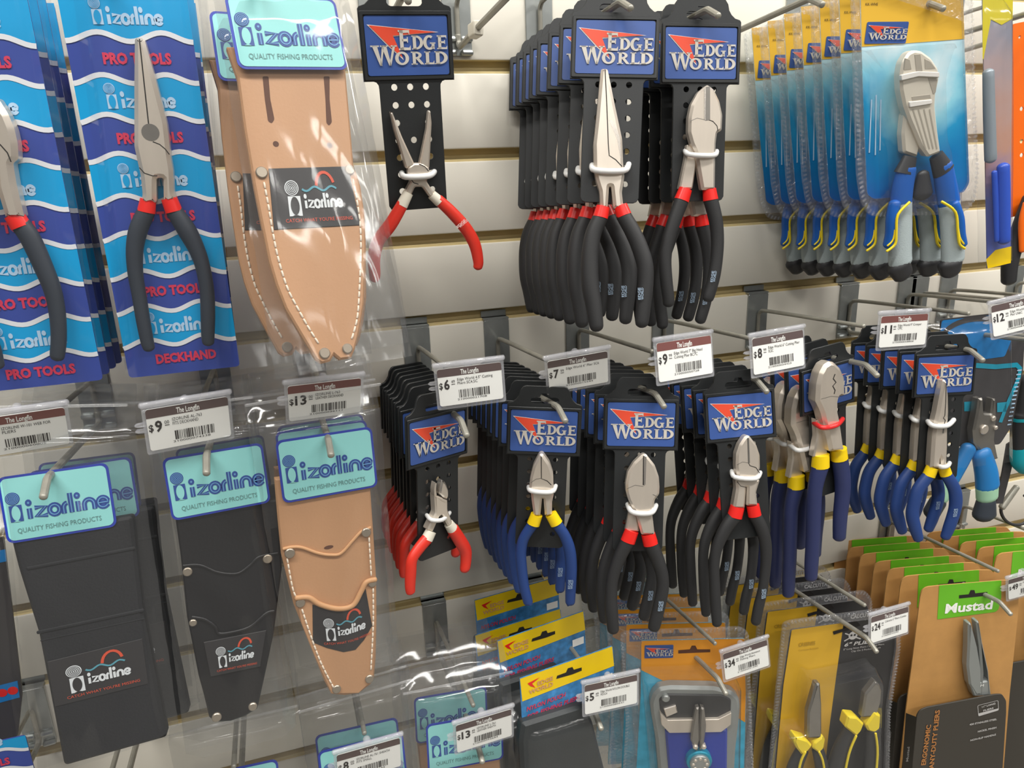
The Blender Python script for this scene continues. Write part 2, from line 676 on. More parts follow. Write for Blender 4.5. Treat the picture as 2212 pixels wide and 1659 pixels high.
def stack(root, pl, ref, xs, fmt, group, skip=(), yaws=None, shift=None, dz=None, slope=SLOPE, gap=.0135, swap=None):
    """copies further back on the same hook, each where its own point ref is seen at the pixel column x"""
    root['group'] = group
    p = np.array([ref[0], 0, ref[1]])
    ds = []
    for i, X in enumerate(xs):
        lo, hi = 0.002, 0.16

        def f(d):
            return proj(pl.M[:3, :3] @ p + pl.M[:3, 3] + np.array([0, d, -slope * d]))[0]
        up = f(hi) > f(lo)
        for _ in range(40):
            md = (lo + hi) / 2
            if (f(md) < X) == up:
                lo = md
            else:
                hi = md
        ds.append(max((lo + hi) / 2, (ds[-1] if ds else 0) + gap))
    lim = -pl.M[1, 3] - 0.010
    if ds[-1] > lim:
        n = max(1, min(len(ds), int(lim / gap)))
        ds = [d * lim / ds[-1] for d in ds]
        if len(ds) > n:
            ds = [lim * (i + 1) / n for i in range(n)]
        ds = [max(d, gap * (i + 1)) for i, d in enumerate(ds)]
        for i in range(len(ds) - 2, -1, -1):
            ds[i] = min(ds[i], ds[i + 1] - gap)
    for i, d in enumerate(ds):
        yw = math.radians(yaws[i]) if yaws else 0.0
        R = pl.M.copy()
        R[:3, :3] = rotm(yw, 0, 0) @ pl.M[:3, :3]
        R[:3, 3] = pl.M[:3, 3] + np.array([0, d, -slope * d + (dz[i] if dz else 0)])
        dup(root, Matrix(R.tolist()), fmt.format(ORD[i]), group, skip, shift, swap)
    return ds


def back(root, pl, dx, dy, dz, yaw, roll, label, group=None, shift=None):
    R = pl.M.copy()
    R[:3, :3] = rotm(math.radians(yaw), 0, math.radians(roll)) @ pl.M[:3, :3]
    R[:3, 3] = pl.M[:3, 3] + np.array([dx, dy, dz])
    if group:
        root['group'] = group
    return dup(root, Matrix(R.tolist()), label, group, (), shift)


def yaw_from(pa, pb, y):
    """turn of a hanging card about the vertical so that its level edge runs through both pixels"""
    P = at(pa, y)
    want = math.atan2(pb[1] - pa[1], pb[0] - pa[0])

    def g(t):
        q = proj(P + .05 * np.array([math.cos(t), math.sin(t), 0])) - np.array(pa)
        return math.atan2(q[1], q[0]) - want
    lo, hi = -1.0, 1.0
    sg = g(hi) > g(lo)
    for _ in range(40):
        m_ = (lo + hi) / 2
        if (g(m_) < 0) == sg:
            lo = m_
        else:
            hi = m_
    return math.degrees((lo + hi) / 2)


def px_tube(mb, pl, pxs, ws, o, k, flat=0.8, cap=(True, True), n=14, sub=5, grow=1.0):
    p = crv([(*q, w) for q, w in zip(pxs, ws)], sub)
    path, rad = [], []
    for q in p:
        u = pl.uv((q[0], q[1]), o)
        path.append((u[0], -o, u[1]))
        rad.append(q[2] * 0.5 * grow * pl.ppm((q[0], q[1]), o))
    # the round end already reaches past the last point: pull the path back a little
    mb.tube(path, rad, k, n, (0, 1, 0), flat, cap)


# ------------------------------------------------------------------ lettering drawn stroke by stroke
def arc(cx, cz, rx, rz, a0, a1, n=14):
    return [(cx + rx * math.cos(math.radians(a0 + (a1 - a0) * i / n)), cz + rz * math.sin(math.radians(a0 + (a1 - a0) * i / n))) for i in range(n + 1)]


def serif_letter(mb, ch, x, z, w, h, y, k):
    X = lambda u: x + u * w
    Z = lambda v: z + v * h

    def q(*pts):
        mb.flat([(X(a), Z(b)) for a, b in pts], y, k)

    def ring(p_out, p_in):
        n = len(p_out)
        mb.add([(X(a), y, Z(b)) for a, b in p_out] + [(X(a), y, Z(b)) for a, b in p_in],
               [(i, i + 1, n + i + 1, n + i) for i in range(n - 1)], k)
    if ch == 'E':
        q((.12, 0), (.42, 0), (.42, 1), (.12, 1))
        q((0, 0), (1, 0), (1, .26), (.88, .13), (.3, .15), (0, .08))
        q((0, 1), (0, .92), (.3, .85), (.86, .87), (.95, .74), (.95, 1))
        q((.3, .44), (.72, .44), (.72, .38), (.8, .38), (.8, .66), (.72, .66), (.72, .57), (.3, .57))
    elif ch == 'D':
        q((.1, 0), (.38, 0), (.38, 1), (.1, 1))
        q((0, 0), (.45, 0), (.45, .1), (0, .08))
        q((0, 1), (0, .92), (.45, .9), (.45, 1))
        ring(arc(.36, .5, .64, .5, -90, 90), arc(.36, .5, .36, .36, -90, 90))
    elif ch == 'O':
        ring(arc(.5, .5, .5, .52, 0, 360, 22), arc(.5, .5, .25, .36, 0, 360, 22))
    elif ch == 'G':
        ring(arc(.5, .5, .5, .52, 55, 330, 18), arc(.5, .5, .23, .36, 50, 320, 18))
        q((.55, .42), (1, .42), (1, .5), (.55, .5))
        q((.68, .1), (.92, .02), (.92, .45), (.68, .45))
    elif ch == 'L':
        q((.14, 0), (.48, 0), (.48, 1), (.14, 1))
        q((0, 0), (1, 0), (1, .3), (.86, .14), (.3, .15), (0, .08))
        q((0, 1), (0, .92), (.62, .92), (.62, 1))
    elif ch == 'R':
        q((.12, 0), (.36, 0), (.36, 1), (.12, 1))
        q((0, 0), (.48, 0), (.48, .08), (0, .08))
        q((0, 1), (0, .92), (.4, .9), (.4, 1))
        ring(arc(.36, .72, .46, .28, -90, 90), arc(.36, .72, .22, .15, -90, 90))
        q((.36, .46), (.62, .48), (1, 0), (.74, 0))
    elif ch == 'W':
        q((.04, 1), (.24, 1), (.40, .0), (.31, 0))
        q((.52, 1), (.44, 1), (.31, 0), (.38, 0))
        q((.40, 1), (.60, 1), (.76, 0), (.67, 0))
        q((.96, 1), (.86, 1), (.67, 0), (.75, 0))
        for a, b in ((-.02, .32), (.36, .66), (.78, 1.02)):
            q((a, .93), (b, .93), (b, 1), (a, 1))


def ew_sticker(mb, x0, z1, w, h, y, blue=True):
    """blue sticker with the red wedge and the two silver serif words"""
    d = 0.00025
    X = lambda u: x0 + u * w
    Z = lambda v: z1 - v * h
    if blue:
        mb.slab(rrect(x0, z1 - h, x0 + w, z1, w * 0.03, 3), y, y + 0.0004, 'ew_blue')
    tri = [(.05, .157), (.86, .275), (.33, .33), (.43, .70), (.27, .49)]
    mb.flat([(X(a), Z(b)) for a, b in [(.03, .145), (.89, .275), (.335, .345), (.44, .74), (.26, .50)]], y - d, 'ew_white')
    mb.flat([(X(a), Z(b)) for a, b in tri], y - 2 * d, 'ew_red')
    for ch, a, b, t, bt in (('W', .055, .36, .49, .83), ('O', .335, .505, .60, .82), ('R', .53, .69, .60, .82), ('L', .695, .815, .60, .82), ('D', .82, .985, .60, .82),
                            ('E', .39, .535, .24, .575), ('D', .55, .69, .33, .565), ('G', .69, .84, .33, .57), ('E', .86, .985, .33, .565)):
        serif_letter(mb, ch, X(a), Z(bt), (b - a) * w, (bt - t) * h, y - 3 * d, 'ew_grey')


def izor_word(mb, x, z, w, h, y, k, k2=None):
    """the rounded lower-case word; z = baseline, h = x-height"""
    lw = w * 0.062
    A = lambda a: x + a * w
    st = []
    st.append(([(A(.035), z), (A(.035), z + h * .92)], 0))
    st.append(([(A(.10), z + h * .9), (A(.235), z + h * .9), (A(.11), z + h * .12), (A(.245), z + h * .12)], 0))
    st.append((arc(A(.335), z + h * .5, w * .062, h * .44, 0, 360, 18), 0))
    st.append(([(A(.445), z), (A(.445), z + h * .55)] + arc(A(.50), z + h * .5, w * .055, h * .42, 170, 95, 5), 0))
    st.append(([(A(.54), z), (A(.54), z + h * 1.75)], 0))
    st.append(([(A(.625), z), (A(.625), z + h * .92)], 0))
    st.append(([(A(.70), z), (A(.70), z + h * .5)] + arc(A(.762), z + h * .5, w * .062, h * .44, 180, 0, 10) + [(A(.824), z)], 0))
    st.append((arc(A(.935), z + h * .5, w * .062, h * .44, 330, 0, 1)[:1] + arc(A(.935), z + h * .5, w * .062, h * .44, -45, -360, 16) + [(A(.88), z + h * .48)], 0))
    for p, _ in st:
        mb.ribbon(p, lw, y, k)
        if k2:
            mb.ribbon(p, lw * 0.22, y - 0.0002, k2)
    for a in (.035, .625):
        mb.flat(circ(A(a), z + h * 1.42, w * .04, 12, h * .3), y, k)
        if k2:
            mb.flat(circ(A(a), z + h * 1.42, w * .014, 8, h * .1), y - 0.0002, k2)


def izor_mark(mb, x, z, w, y, k, k2, ring=None):
    """round coil above a square with a leaf-shaped fish cut out; x, z = lower left, w = square side"""
    c = (x + w * .38, z + w * 2.05)
    mb.flat(circ(*c, w * .56, 20), y, k)
    for r in (.46, .34, .22, .1):
        mb.ribbon(circ(*c, w * r, 16), w * .05, y - 0.0002, ring or k2, True)
    mb.flat([(x, z), (x + w, z), (x + w * .98, z + w * 1.45), (x, z + w * 1.45)], y, k)
    p = [(x + w * .5 + w * .34 * math.sin(t), z + w * .74 + w * .66 * math.cos(t) * (0.92 + .08 * abs(math.cos(t)))) for t in [i * math.pi / 10 for i in range(20)]]
    mb.flat(p, y - 0.0002, k2)
    mb.flat([(x + w * .5, z + w * .12), (x + w * .22, z), (x + w * .78, z)], y - 0.0002, k2)


def aqua_sticker(mb, x0, z1, w, h, y):
    """aqua header card with its royal blue border, logo and tagline"""
    mb.slab(rrect(x0, z1 - h, x0 + w, z1, h * .10), y, y + 0.0006, 'border')
    b = h * .035
    mb.flat(rrect(x0 + b, z1 - h + b, x0 + w - b, z1 - b, h * .08), y - 0.0003, 'aqua')
    izor_mark(mb, x0 + w * .065, z1 - h * .69, w * .115, y - 0.0006, 'logo_blue', 'aqua', 'logo_mid')
    izor_word(mb, x0 + w * .215, z1 - h * .675, w * .74, h * .17, y - 0.0006, 'logo_blue', 'logo_mid')
    mb.text('QUALITY FISHING PRODUCTS', x0 + w * .11, z1 - h * .865, h * .075, y - 0.0006, 'tag_ink', w=w * .76)


def patch_logo(mb, x0, z1, w, h, y):
    """sewn patch print: white mark, white word, teal wave, orange arch, red line of text"""
    izor_mark(mb, x0 + w * .19, z1 - h * .80, w * .15, y, 'patch_white', 'patch', 'patch')
    izor_word(mb, x0 + w * .38, z1 - h * .68, w * .45, h * .14, y, 'patch_white')
    mb.ribbon([(x0 + w * (.37 + .42 * i / 16), z1 - h * (.36 + .035 * math.sin(i * .8))) for i in range(17)], h * .035, y, 'patch_teal')
    mb.ribbon(arc(x0 + w * .66, z1 - h * .33, w * .11, h * .24, 175, 15, 10), h * .05, y, 'patch_orange')
    mb.text("CATCH WHAT YOU'RE MISSING", x0 + w * .14, z1 - h * .90, h * .06, y, 'patch_orange', w=w * .78)


# ------------------------------------------------------------------ slatwall
ZG = CAM[2] + 0.0923           # lower edge of the upper panel at groove 0
PIT = 0.0762
GAP = 0.0112


def slatwall():
    mb = MB()
    xs = at((1815, 640), 0)[0]
    for x0, x1 in ((-1.3, xs - 0.0006), (xs + 0.0006, 2.6)):
        for n in range(-6, 19):
            zt, zb = ZG - n * PIT - GAP, ZG - (n + 1) * PIT
            r = 0.0016
            prof = [(0.011, zb), (r, zb), (r * .3, zb + r * .3), (0, zb + r), (0, zt - r), (r * .3, zt - r * .3), (r, zt), (0.011, zt)]
            k = len(prof)
            mb.add([(x0, a, b) for a, b in prof] + [(x1, a, b) for a, b in prof], [(i, k + i, k + i + 1, i + 1) for i in range(1, k - 2)], 'wall')
            for i in (0, k - 2):
                mb.add([(x0, *prof[i]), (x1, *prof[i]), (x1, *prof[i + 1]), (x0, *prof[i + 1])], [(0, 1, 2, 3)], 'groove')
            for x in (x0, x1):
                mb.add([(x, a, b) for a, b in prof], [tuple(range(k))], 'wall')
            # groove insert: back strip with a small retaining lip
            mb.add([(x0, .011, zt), (x1, .011, zt), (x1, .011, zt + GAP), (x0, .011, zt + GAP)], [(0, 1, 2, 3)], 'groove')
            mb.box(x0, .004, zt, x1, .0105, zt + .0022, 'groove')
    mb.box(-1.3, .0115, 0.02, 2.6, .018, ZG + 6 * PIT, 'groove')
    o = mb.build('wall_back', smooth=40)
    o['kind'] = 'structure'
    mb = MB()
    mb.add([(-2.5, .02, 0), (-2.5, -3.5, 0), (4, -3.5, 0), (4, .02, 0)], [(0, 1, 2, 3)], 'floor')
    o = mb.build('floor', smooth=0)
    o['kind'] = 'structure'


slatwall()


# ------------------------------------------------------------------ hooks
def hook(x, n, label, peg=0.172, arm=0.160, dz=-0.0585, drop=0.040, pw=0.026, tilt=0.085, tip=True, arm_tilt=0.07, clip=False, ph=0.062):
    """zinc plate clipped into groove n, item peg below, tag arm above; n counts grooves"""
    zt = ZG - n * PIT
    pl = Pl(np.array([x, 0.0, zt - GAP]))
    t = thing('slatwall_hook', pl, label, 'hook', 'slatwall hooks')
    mb = MB()
    mb.slab(rrect(-pw / 2, -ph, pw / 2, 0.0005, 0.002, 3), -0.0022, -0.0004, 'zinc', 0.0004)
    mb.slab([(-pw / 2, 0.0005), (pw / 2, 0.0005), (pw / 2, 0.0022), (-pw / 2, 0.0022)], -0.0022, 0.0085, 'zinc')
    mb.slab([(-pw / 2, 0.0005), (pw / 2, 0.0005), (pw / 2, 0.0085), (-pw / 2, 0.0085)], 0.0072, 0.0085, 'zinc')
    mb.build('back_plate', t)
    za = dz + GAP + 0.0
    zl = za - drop
    mb = MB()
    for z in (zl + 0.007, zl - 0.004):
        for s in (-1, 1):
            mb.tube([(s * 0.0035, -0.0045, z), (s * pw * 0.46, -0.0036, z)], 0.0026, 'zinc', 8, (0, 1, 0))
    mb.build('clamp_ridge', t)
    r = 0.0021
    if arm:
        mb = MB()
        p = [(0, -.0045, zl + .006), (0, -.0045, za - .012), (0, -.0047, za - .005), (0, -.008, za - .0012), (0, -.014, za + .0006)]
        p += [(0, -arm * f, za + arm_tilt * arm * f) for f in (.3, .6, 1.0)]
        mb.tube(crv(p, 4), r, 'wire', 10, (1, 0, 0))
        mb.build('tag_arm', t)
    mb = MB()
    p = [(0, -.0045, zl + .010), (0, -.0047, zl + .004), (0, -.008, zl + .0008), (0, -.014, zl + .0004)]
    L = peg
    p += [(0, -L * f, zl + tilt * L * f) for f in (.3, .6, .88, .93)]
    if tip:
        z1 = zl + tilt * L * .93
        p += [(0, -L * .97, z1 + .0002), (0, -L * 1.0, z1 - .0018), (0, -L * 1.06, z1 - .0065)]
    mb.tube(crv(p, 4), 0.0026, 'wire', 10, (1, 0, 0))
    mb.build('peg', t)
    if clip:
        mb = MB()
        zc = zl + tilt * .06
        mb.slab(rpoly([(-.004, zc - .005), (.004, zc - .006), (.005, zc + .006), (-.004, zc + .006)], .002), -.070, -.052, 'collar', .001)
        mb.build('tag_clip', t)
    return t


# ------------------------------------------------------------------ zip-tied plier cards
STK = [(-.029, -.0088), (.029, -.0088), (.029, -.0468), (-.029, -.0468)]


def card_outline(s=1.0):
    h = [(.0325, -.0503), (.0325, -.0045), (.0315, -.0030), (.0275, -.0018), (.0245, .0008), (.0225, .0040), (.0215, .0085), (.0190, .0120), (.0165, .0130)]
    b = [(.0325, -.0505), (.0255, -.0505), (.0235, -.0512), (.0222, -.0532), (.0220, -.0560), (.0220, -.1370), (.0205, -.1395), (.0180, -.1405)]
    right = b[::-1] + h
    return [(x * s, z * s) for x, z in right] + [(-x * s, z * s) for x, z in right[::-1]]


def slot(s=1.0):
    w, r = .0125, .0030
    p = arc(w - r, 0, r, r, -90, 90, 5) + [(.0045, r), (.003, r + .0035), (-.003, r + .0035), (-.0045, r)] + arc(-w + r, 0, r, r, 90, 270, 5)
    return [(a * s, b * s) for a, b in p]


def plier_card(d):
    pl = fit(STK, d['stk'], d.get('y', -0.150), **d.get('fit', {}))
    s = pl.s
    t = thing('carded_pliers', pl, d['label'], 'pliers')
    # card with punched holes
    mb = MB()
    holes = [slot(s)]
    for i in range(7):
        z = -.0545 - .012 * i
        for x in (-.0114, 0, .0114):
            if x == 0 and i not in (0, 1, 3):
                continue
            holes.append(circ(x * s, z * s, .0023 * s, 12))
    mb.slab(card_outline(s), -.0006, .0012, 'black', .0003, holes)
    fr = rrect(-.0318 * s, -.0497 * s, .0318 * s, -.0058 * s, .001)
    mb.slab(fr, -.0018, -.0005, 'black', .0004, [rrect(-.0296 * s, -.0474 * s, .0296 * s, -.0082 * s, .0006)])
    card = mb.build('hang_card', t)
    mb = MB()
    ew_sticker(mb, -.029 * s, -.0088 * s, .058 * s, .038 * s, -.0012)
    mb.build('printed_sticker', card, smooth=0)
    # head
    mb = MB()
    for px, of, th, ch, k in d['head']:
        mb.slab(rpoly(pl.pts(px, of), .0012, 2), -of, -of + th, k, ch)
    for px, w, of, k in d.get('lines', ()):
        p = pl.pts(px, of)
        mb.ribbon(p, w, -of, k)
    for px, of, k in d.get('facets', ()):
        mb.flat(pl.pts(px, of), -of, k)
    mb.build('plier_head', t)
    # grips
    for px, ws, band, mk in d['grips']:
        mb = MB()
        px_tube(mb, pl, px, ws, .0065, d['grip'], .82)
        g = mb.build('grip', t, smooth=60)
        mb = MB()
        px_tube(mb, pl, band[0], band[1], .0065, d['band'], .86, (False, False))
        mb.build('grip_band', g, smooth=60)
        if mk:
            mb = MB()
            c = pl.uv(mk[:2], .012)
            q = pl.ppm(mk[:2], .012)
            a = math.radians(mk[2])
            for i, wd in enumerate(('EDGE', 'WORLD')):
                mb.text(wd, c[0] - .0005 + .0022 * (i - .5), c[1] - .0045, .0019, -.0124, d.get('mark', 'mark'), w=.0088, rot=math.pi / 2 + a, bold=.02)
            mb.build('grip_print', g, smooth=0)
    # tie
    for px, w, k in d['ties']:
        mb = MB()
        n = len(px)
        path = []
        for i, q in enumerate(px):
            of = .0015 if i in (0, n - 1) else d['head'][0][1] + .0015
            u = pl.uv(q, of)
            path.append((u[0], -of, u[1]))
        path = [(path[0][0], .0003, path[0][2])] + path + [(path[-1][0], .0003, path[-1][2])]
        cp = crv(path, 4)
        tr_ = w * .5 * pl.ppm(px[0], .006)
        mb.tube(cp, [tr_ * min(1, .35 + .16 * min(i, len(cp) - 1 - i)) for i in range(len(cp))], k, 10, (0, 0, 1), 1.0)
        mb.build('cable_tie', t, smooth=60)
    return t, pl


S = 'steel'
R1, R2 = 'grip_red', 'grip_black'
CARDS = {}
CARDS['needle'] = dict(
    label='open red handled needle nose pliers alone on their black card', y=-.125, fit=dict(syaw=6),
    stk=[(784, 34), (964, 33), (970, 161), (795.6, 164.6)], grip=R1, band='collar', mark='mark_white',
    head=[([(882, 362), (894, 353), (915, 353), (927, 362), (929, 375), (922, 392), (940, 420), (929, 427), (913, 404), (897, 404), (886, 428), (873, 421), (888, 392), (881, 376)], .0095, .008, .0012, S),
          ([(844, 241), (852, 281), (877, 365), (897, 357), (869, 296), (848, 243)], .0090, .007, .0012, S),
          ([(930, 238), (933, 266), (928, 364), (906, 357), (922, 280), (926, 240)], .0088, .007, .0012, S)],
    lines=[([(905, 354), (918, 360), (926, 370)], .0006, .0096, 'seam'), ([(886, 385), (894, 395), (904, 398)], .0006, .0096, 'seam')],
    grips=[([(870, 440), (845, 483), (817, 521), (808, 557), (809.5, 590), (809.7, 603)], [26, 29, 29, 28, 25, 22], ([(882, 416), (868, 444)], [23, 26]), None),
           ([(947, 432), (975, 458), (1005, 492), (1025, 527), (1033, 563), (1032, 577)], [24, 26, 27, 26, 23, 20], ([(932, 420), (950, 436)], [21, 24]), (992, 480, -52))],
    ties=[([(868, 374), (876, 382), (925, 380), (938, 371)], 13, 'tie_white')])
CARDS['longnose'] = dict(
    label='black grip long nose pliers on the front card of the upper left stack', y=-.158, fit=dict(syaw=6),
    stk=[(1246, 45.6), (1416.8, 45.6), (1410.5, 162), (1240.8, 158)], grip=R2, band='band_red',
    head=[([(1299, 147), (1289, 253), (1282.6, 311), (1284, 367), (1288, 387), (1296, 413), (1298, 450), (1313, 450), (1316.5, 402), (1321, 402), (1326, 450), (1348, 450), (1344, 415), (1349.6, 380), (1347, 354), (1344.6, 299), (1329.5, 228), (1313, 147)], .0105, .009, .0022, S)],
    lines=[([(1307, 150), (1311, 230), (1314, 310), (1316, 336), (1330, 345), (1344, 360)], .0007, .0106, 'seam')],
    facets=[([(1315, 258), (1326, 262), (1340, 300), (1342, 350), (1333, 300)], .0106, 'edge')],
    grips=[([(1299, 466), (1282.6, 501.5), (1275, 542), (1273.7, 582.6), (1276, 623), (1282.6, 661), (1288, 700), (1289, 708)], [33, 35, 37, 38, 38, 35, 31, 28], ([(1303, 446), (1297, 470)], [30, 34]), None),
           ([(1346, 464), (1366, 499), (1381, 532), (1392.7, 570), (1395, 608), (1391.5, 646), (1387, 690), (1386, 700)], [33, 35, 36, 36, 34, 33, 30, 27], ([(1340, 444), (1348, 466)], [30, 34]), (1389, 634, 4))],
    ties=[([(1279, 357), (1286, 368), (1346, 369), (1358, 355)], 13, 'tie_white')])
CARDS['bigcutter'] = dict(
    label='black grip diagonal cutters on the front card of the upper right stack', y=-.150, fit=dict(syaw=8),
    stk=[(1437, 59.5), (1591.5, 60.8), (1587.7, 172), (1435.7, 170)], grip=R2, band='band_red',
    head=[([(1529.5, 182), (1510.5, 197.5), (1495, 225), (1489, 253), (1488, 286), (1495, 311), (1503, 327), (1517, 410), (1546, 410), (1547, 339), (1548, 309), (1551, 286), (1561, 281), (1562.5, 248), (1556, 218), (1543.5, 192)], .0115, .007, .002, S),
          ([(1485, 311), (1482, 339), (1467.5, 408), (1496.6, 408), (1505, 354), (1500, 320)], .0075, .006, .0012, S)],
    lines=[([(1525, 257), (1540, 262), (1549, 272), (1551, 284)], .0006, .0116, 'seam'), ([(1490, 262), (1506, 255), (1524, 259)], .0004, .0116, 'steel2')],
    facets=[([(1525, 188), (1534, 186), (1534, 259), (1524, 261)], .01165, 'steel2'), ([(1521, 190), (1525, 188), (1524, 261), (1521, 256)], .0117, 'edge')],
    grips=[([(1473, 431), (1455, 481), (1442, 524), (1437, 562), (1439.5, 608), (1444, 645), (1444, 656)], [32, 30, 28, 27, 27, 26, 24], ([(1481, 408), (1472, 433)], [29, 33]), None),
           ([(1534.7, 430), (1546, 476), (1549.7, 517), (1548, 557), (1542, 598), (1532, 635), (1529, 645)], [32, 30, 28, 27, 27, 26, 24], ([(1532, 408), (1535, 432)], [29, 33]), (1543, 597, -7))],
    ties=[([(1480, 326), (1490, 334), (1540, 336), (1548, 327)], 11, 'tie_white')])
CARDS['mini'] = dict(
    label='small red handled cutters on the front card of their stack', y=-.150, fit=dict(syaw=25, sp=6),
    stk=[(883.6, 913.5), (1001.3, 885.6), (1002.6, 971.7), (884.8, 1005.9)], grip=R1, band='collar', mark='mark_white',
    head=[([(939.5, 1068), (945.4, 1072), (957.3, 1075.5), (968, 1077.7), (968.2, 1102.6), (980, 1132), (969, 1138), (957, 1113), (951, 1116), (936, 1150), (924, 1145), (942, 1108)], .0095, .007, .0012, S),
          ([(956.2, 1036.4), (963.8, 1043), (970.3, 1058), (970.9, 1070), (968.7, 1079), (959.5, 1076), (950.3, 1067), (952, 1053.8)], .0105, .006, .0015, 'edge'),
          ([(942, 1042), (944.3, 1045), (943.2, 1058), (945, 1073), (939.4, 1072), (939, 1058)], .0098, .006, .0008, S)],
    lines=[([(950, 1068), (958, 1077), (968, 1080)], .0006, .0110, 'seam')],
    grips=[([(923, 1163), (904, 1186), (889.7, 1209.5), (887, 1238), (886, 1266), (887, 1278)], [24, 23, 22, 22, 20, 18], ([(931, 1147), (922, 1165)], [22, 24]), None),
           ([(978, 1143), (992.5, 1166), (1005, 1188), (1006.5, 1209.5), (1004.8, 1226), (1004.8, 1230)], [23, 24, 23, 21, 20, 18], ([(969, 1131), (979, 1145)], [18, 22]), None)],
    ties=[([(922, 1113), (932, 1123), (955, 1123), (971, 1108)], 8, 'tie_white')])
CARDS['bluecut'] = dict(
    label='blue handled diagonal cutters on the front card of their stack', y=-.158, fit=dict(syaw=8),
    stk=[(1103.8, 883), (1247.7, 889.4), (1244.4, 978), (1102.6, 971.7)], grip='grip_blue', band='band_yellow',
    head=[([(1168.5, 982), (1164.6, 984), (1152, 1008), (1144.9, 1036), (1143, 1061), (1147, 1069), (1148, 1079), (1153, 1116), (1167, 1116), (1171, 1079), (1174, 1079), (1177, 1116), (1192.5, 1114), (1192.5, 1086.6), (1196, 1071), (1196, 1061), (1195, 1026), (1187.4, 1003), (1173.5, 982.8)], .0110, .009, .002, S)],
    lines=[([(1169, 985), (1169.5, 1034), (1182, 1039), (1191, 1048)], .0007, .0111, 'seam'), ([(1146, 1043), (1158, 1035), (1170, 1033)], .0004, .0111, 'steel2')],
    grips=[([(1153, 1130), (1131.7, 1162.6), (1125.4, 1193), (1126.6, 1223), (1131.7, 1264), (1140, 1298), (1141, 1302)], [23, 22, 22, 22, 21, 20, 18], ([(1159.5, 1111), (1152, 1132)], [25, 27]), None),
           ([(1201.6, 1130), (1220, 1157.5), (1230.4, 1188), (1234, 1223), (1233, 1264), (1231.7, 1298), (1231.5, 1302)], [23, 23, 24, 23, 22, 20, 18], ([(1190, 1110), (1202, 1131)], [25, 27]), (1236, 1262, 0))],
    ties=[([(1142, 1052), (1149, 1061), (1190, 1063), (1200, 1050)], 10, 'tie_white')])
CARDS['bighead'] = dict(
    label='black grip big head cutters on the front card below the 9.99 tag', y=-.160, fit=dict(syaw=8),
    stk=[(1312.4, 868.6), (1458, 871), (1456.7, 964.9), (1311.2, 961)], grip=R2, band='band_red',
    head=[([(1391, 981), (1385.8, 983.8), (1369.4, 1000), (1356.7, 1020.5), (1352, 1046), (1353, 1063.6), (1358, 1081), (1374.5, 1114), (1386, 1156), (1415, 1156), (1410, 1114), (1413.7, 1091.4), (1415, 1081), (1424.6, 1068.6), (1425.6, 1053.4), (1424, 1030.6), (1415, 1005), (1397, 982.5)], .0115, .008, .002, S),
          ([(1358, 1085), (1358, 1111.7), (1350.4, 1148), (1380.8, 1149), (1376, 1112), (1372, 1100)], .0078, .006, .0012, S)],
    lines=[([(1410, 1068), (1418, 1072), (1420, 1078)], .0005, .0116, 'steel2'), ([(1354, 1056), (1372, 1048), (1390, 1051)], .0004, .0116, 'steel2')],
    facets=[([(1389, 985), (1391, 985), (1391, 1048), (1388.5, 1048)], .01165, 'seam'), ([(1391, 985), (1396.5, 987), (1394.5, 1046), (1391, 1050)], .01165, 'edge')],
    grips=[([(1356.7, 1168), (1339, 1203), (1324, 1246), (1320, 1284), (1321, 1322), (1324.5, 1358), (1325, 1363)], [31, 28, 26, 26, 28, 25, 22], ([(1365, 1146), (1356, 1170)], [30, 32]), None),
           ([(1406, 1174), (1420, 1208), (1430, 1241), (1431.4, 1271), (1424, 1309), (1415, 1345), (1411.5, 1357)], [31, 29, 27, 27, 27, 27, 24], ([(1400, 1153), (1406, 1176)], [30, 32]), (1430, 1309, -4))],
    ties=[([(1356, 1090), (1364, 1105), (1386, 1110), (1408, 1107), (1417, 1092)], 11, 'tie_white')])
CARDS['sixinch'] = dict(
    label='black grip slim cutters on the front card below the 8.99 tag', y=-.160, fit=dict(syaw=14),
    stk=[(1526.4, 858.5), (1664.4, 845.8), (1668.7, 935.7), (1533.5, 949.7)], grip=R2, band='band_red',
    head=[([(1615, 941), (1610, 943.3), (1598.5, 961), (1591.7, 981.3), (1591, 1009), (1594.7, 1034), (1590, 1039), (1592, 1056), (1584.6, 1099), (1610, 1099), (1613.3, 1053), (1615, 1053), (1614, 1093), (1638, 1093.5), (1635, 1063.6), (1643, 1038), (1635, 1034.5), (1643.4, 1012), (1642.8, 984), (1635, 961), (1620, 942)], .0112, .009, .002, S)],
    lines=[([(1615, 946), (1617, 1000), (1620, 1006), (1633, 1010), (1641, 1022)], .0007, .0113, 'seam'), ([(1592, 1004), (1604, 998), (1617, 1000)], .0004, .0113, 'steel2'), ([(1592, 1040), (1600, 1050), (1613, 1053)], .0005, .0113, 'seam')],
    facets=[([(1615, 946), (1618, 946), (1620, 1000), (1617, 1000)], .01133, 'steel2')],
    grips=[([(1587, 1115), (1567, 1142), (1549, 1182.6), (1543, 1220.5), (1544, 1271), (1546, 1309), (1548.5, 1343), (1549, 1348)], [31, 28, 24, 22, 23, 23, 21, 19], ([(1593, 1094), (1586.5, 1117)], [30, 32]), None),
           ([(1630, 1112), (1645.4, 1142), (1654, 1177.5), (1654, 1220.5), (1648, 1271), (1639, 1309), (1633, 1340), (1632, 1345)], [27, 27, 25, 22, 21, 22, 21, 19], ([(1626, 1091), (1630.5, 1114)], [27, 28]), (1652, 1282, -6))],
    ties=[([(1581, 1018), (1588, 1031), (1631, 1034), (1642, 1021)], 10, 'tie_white')])
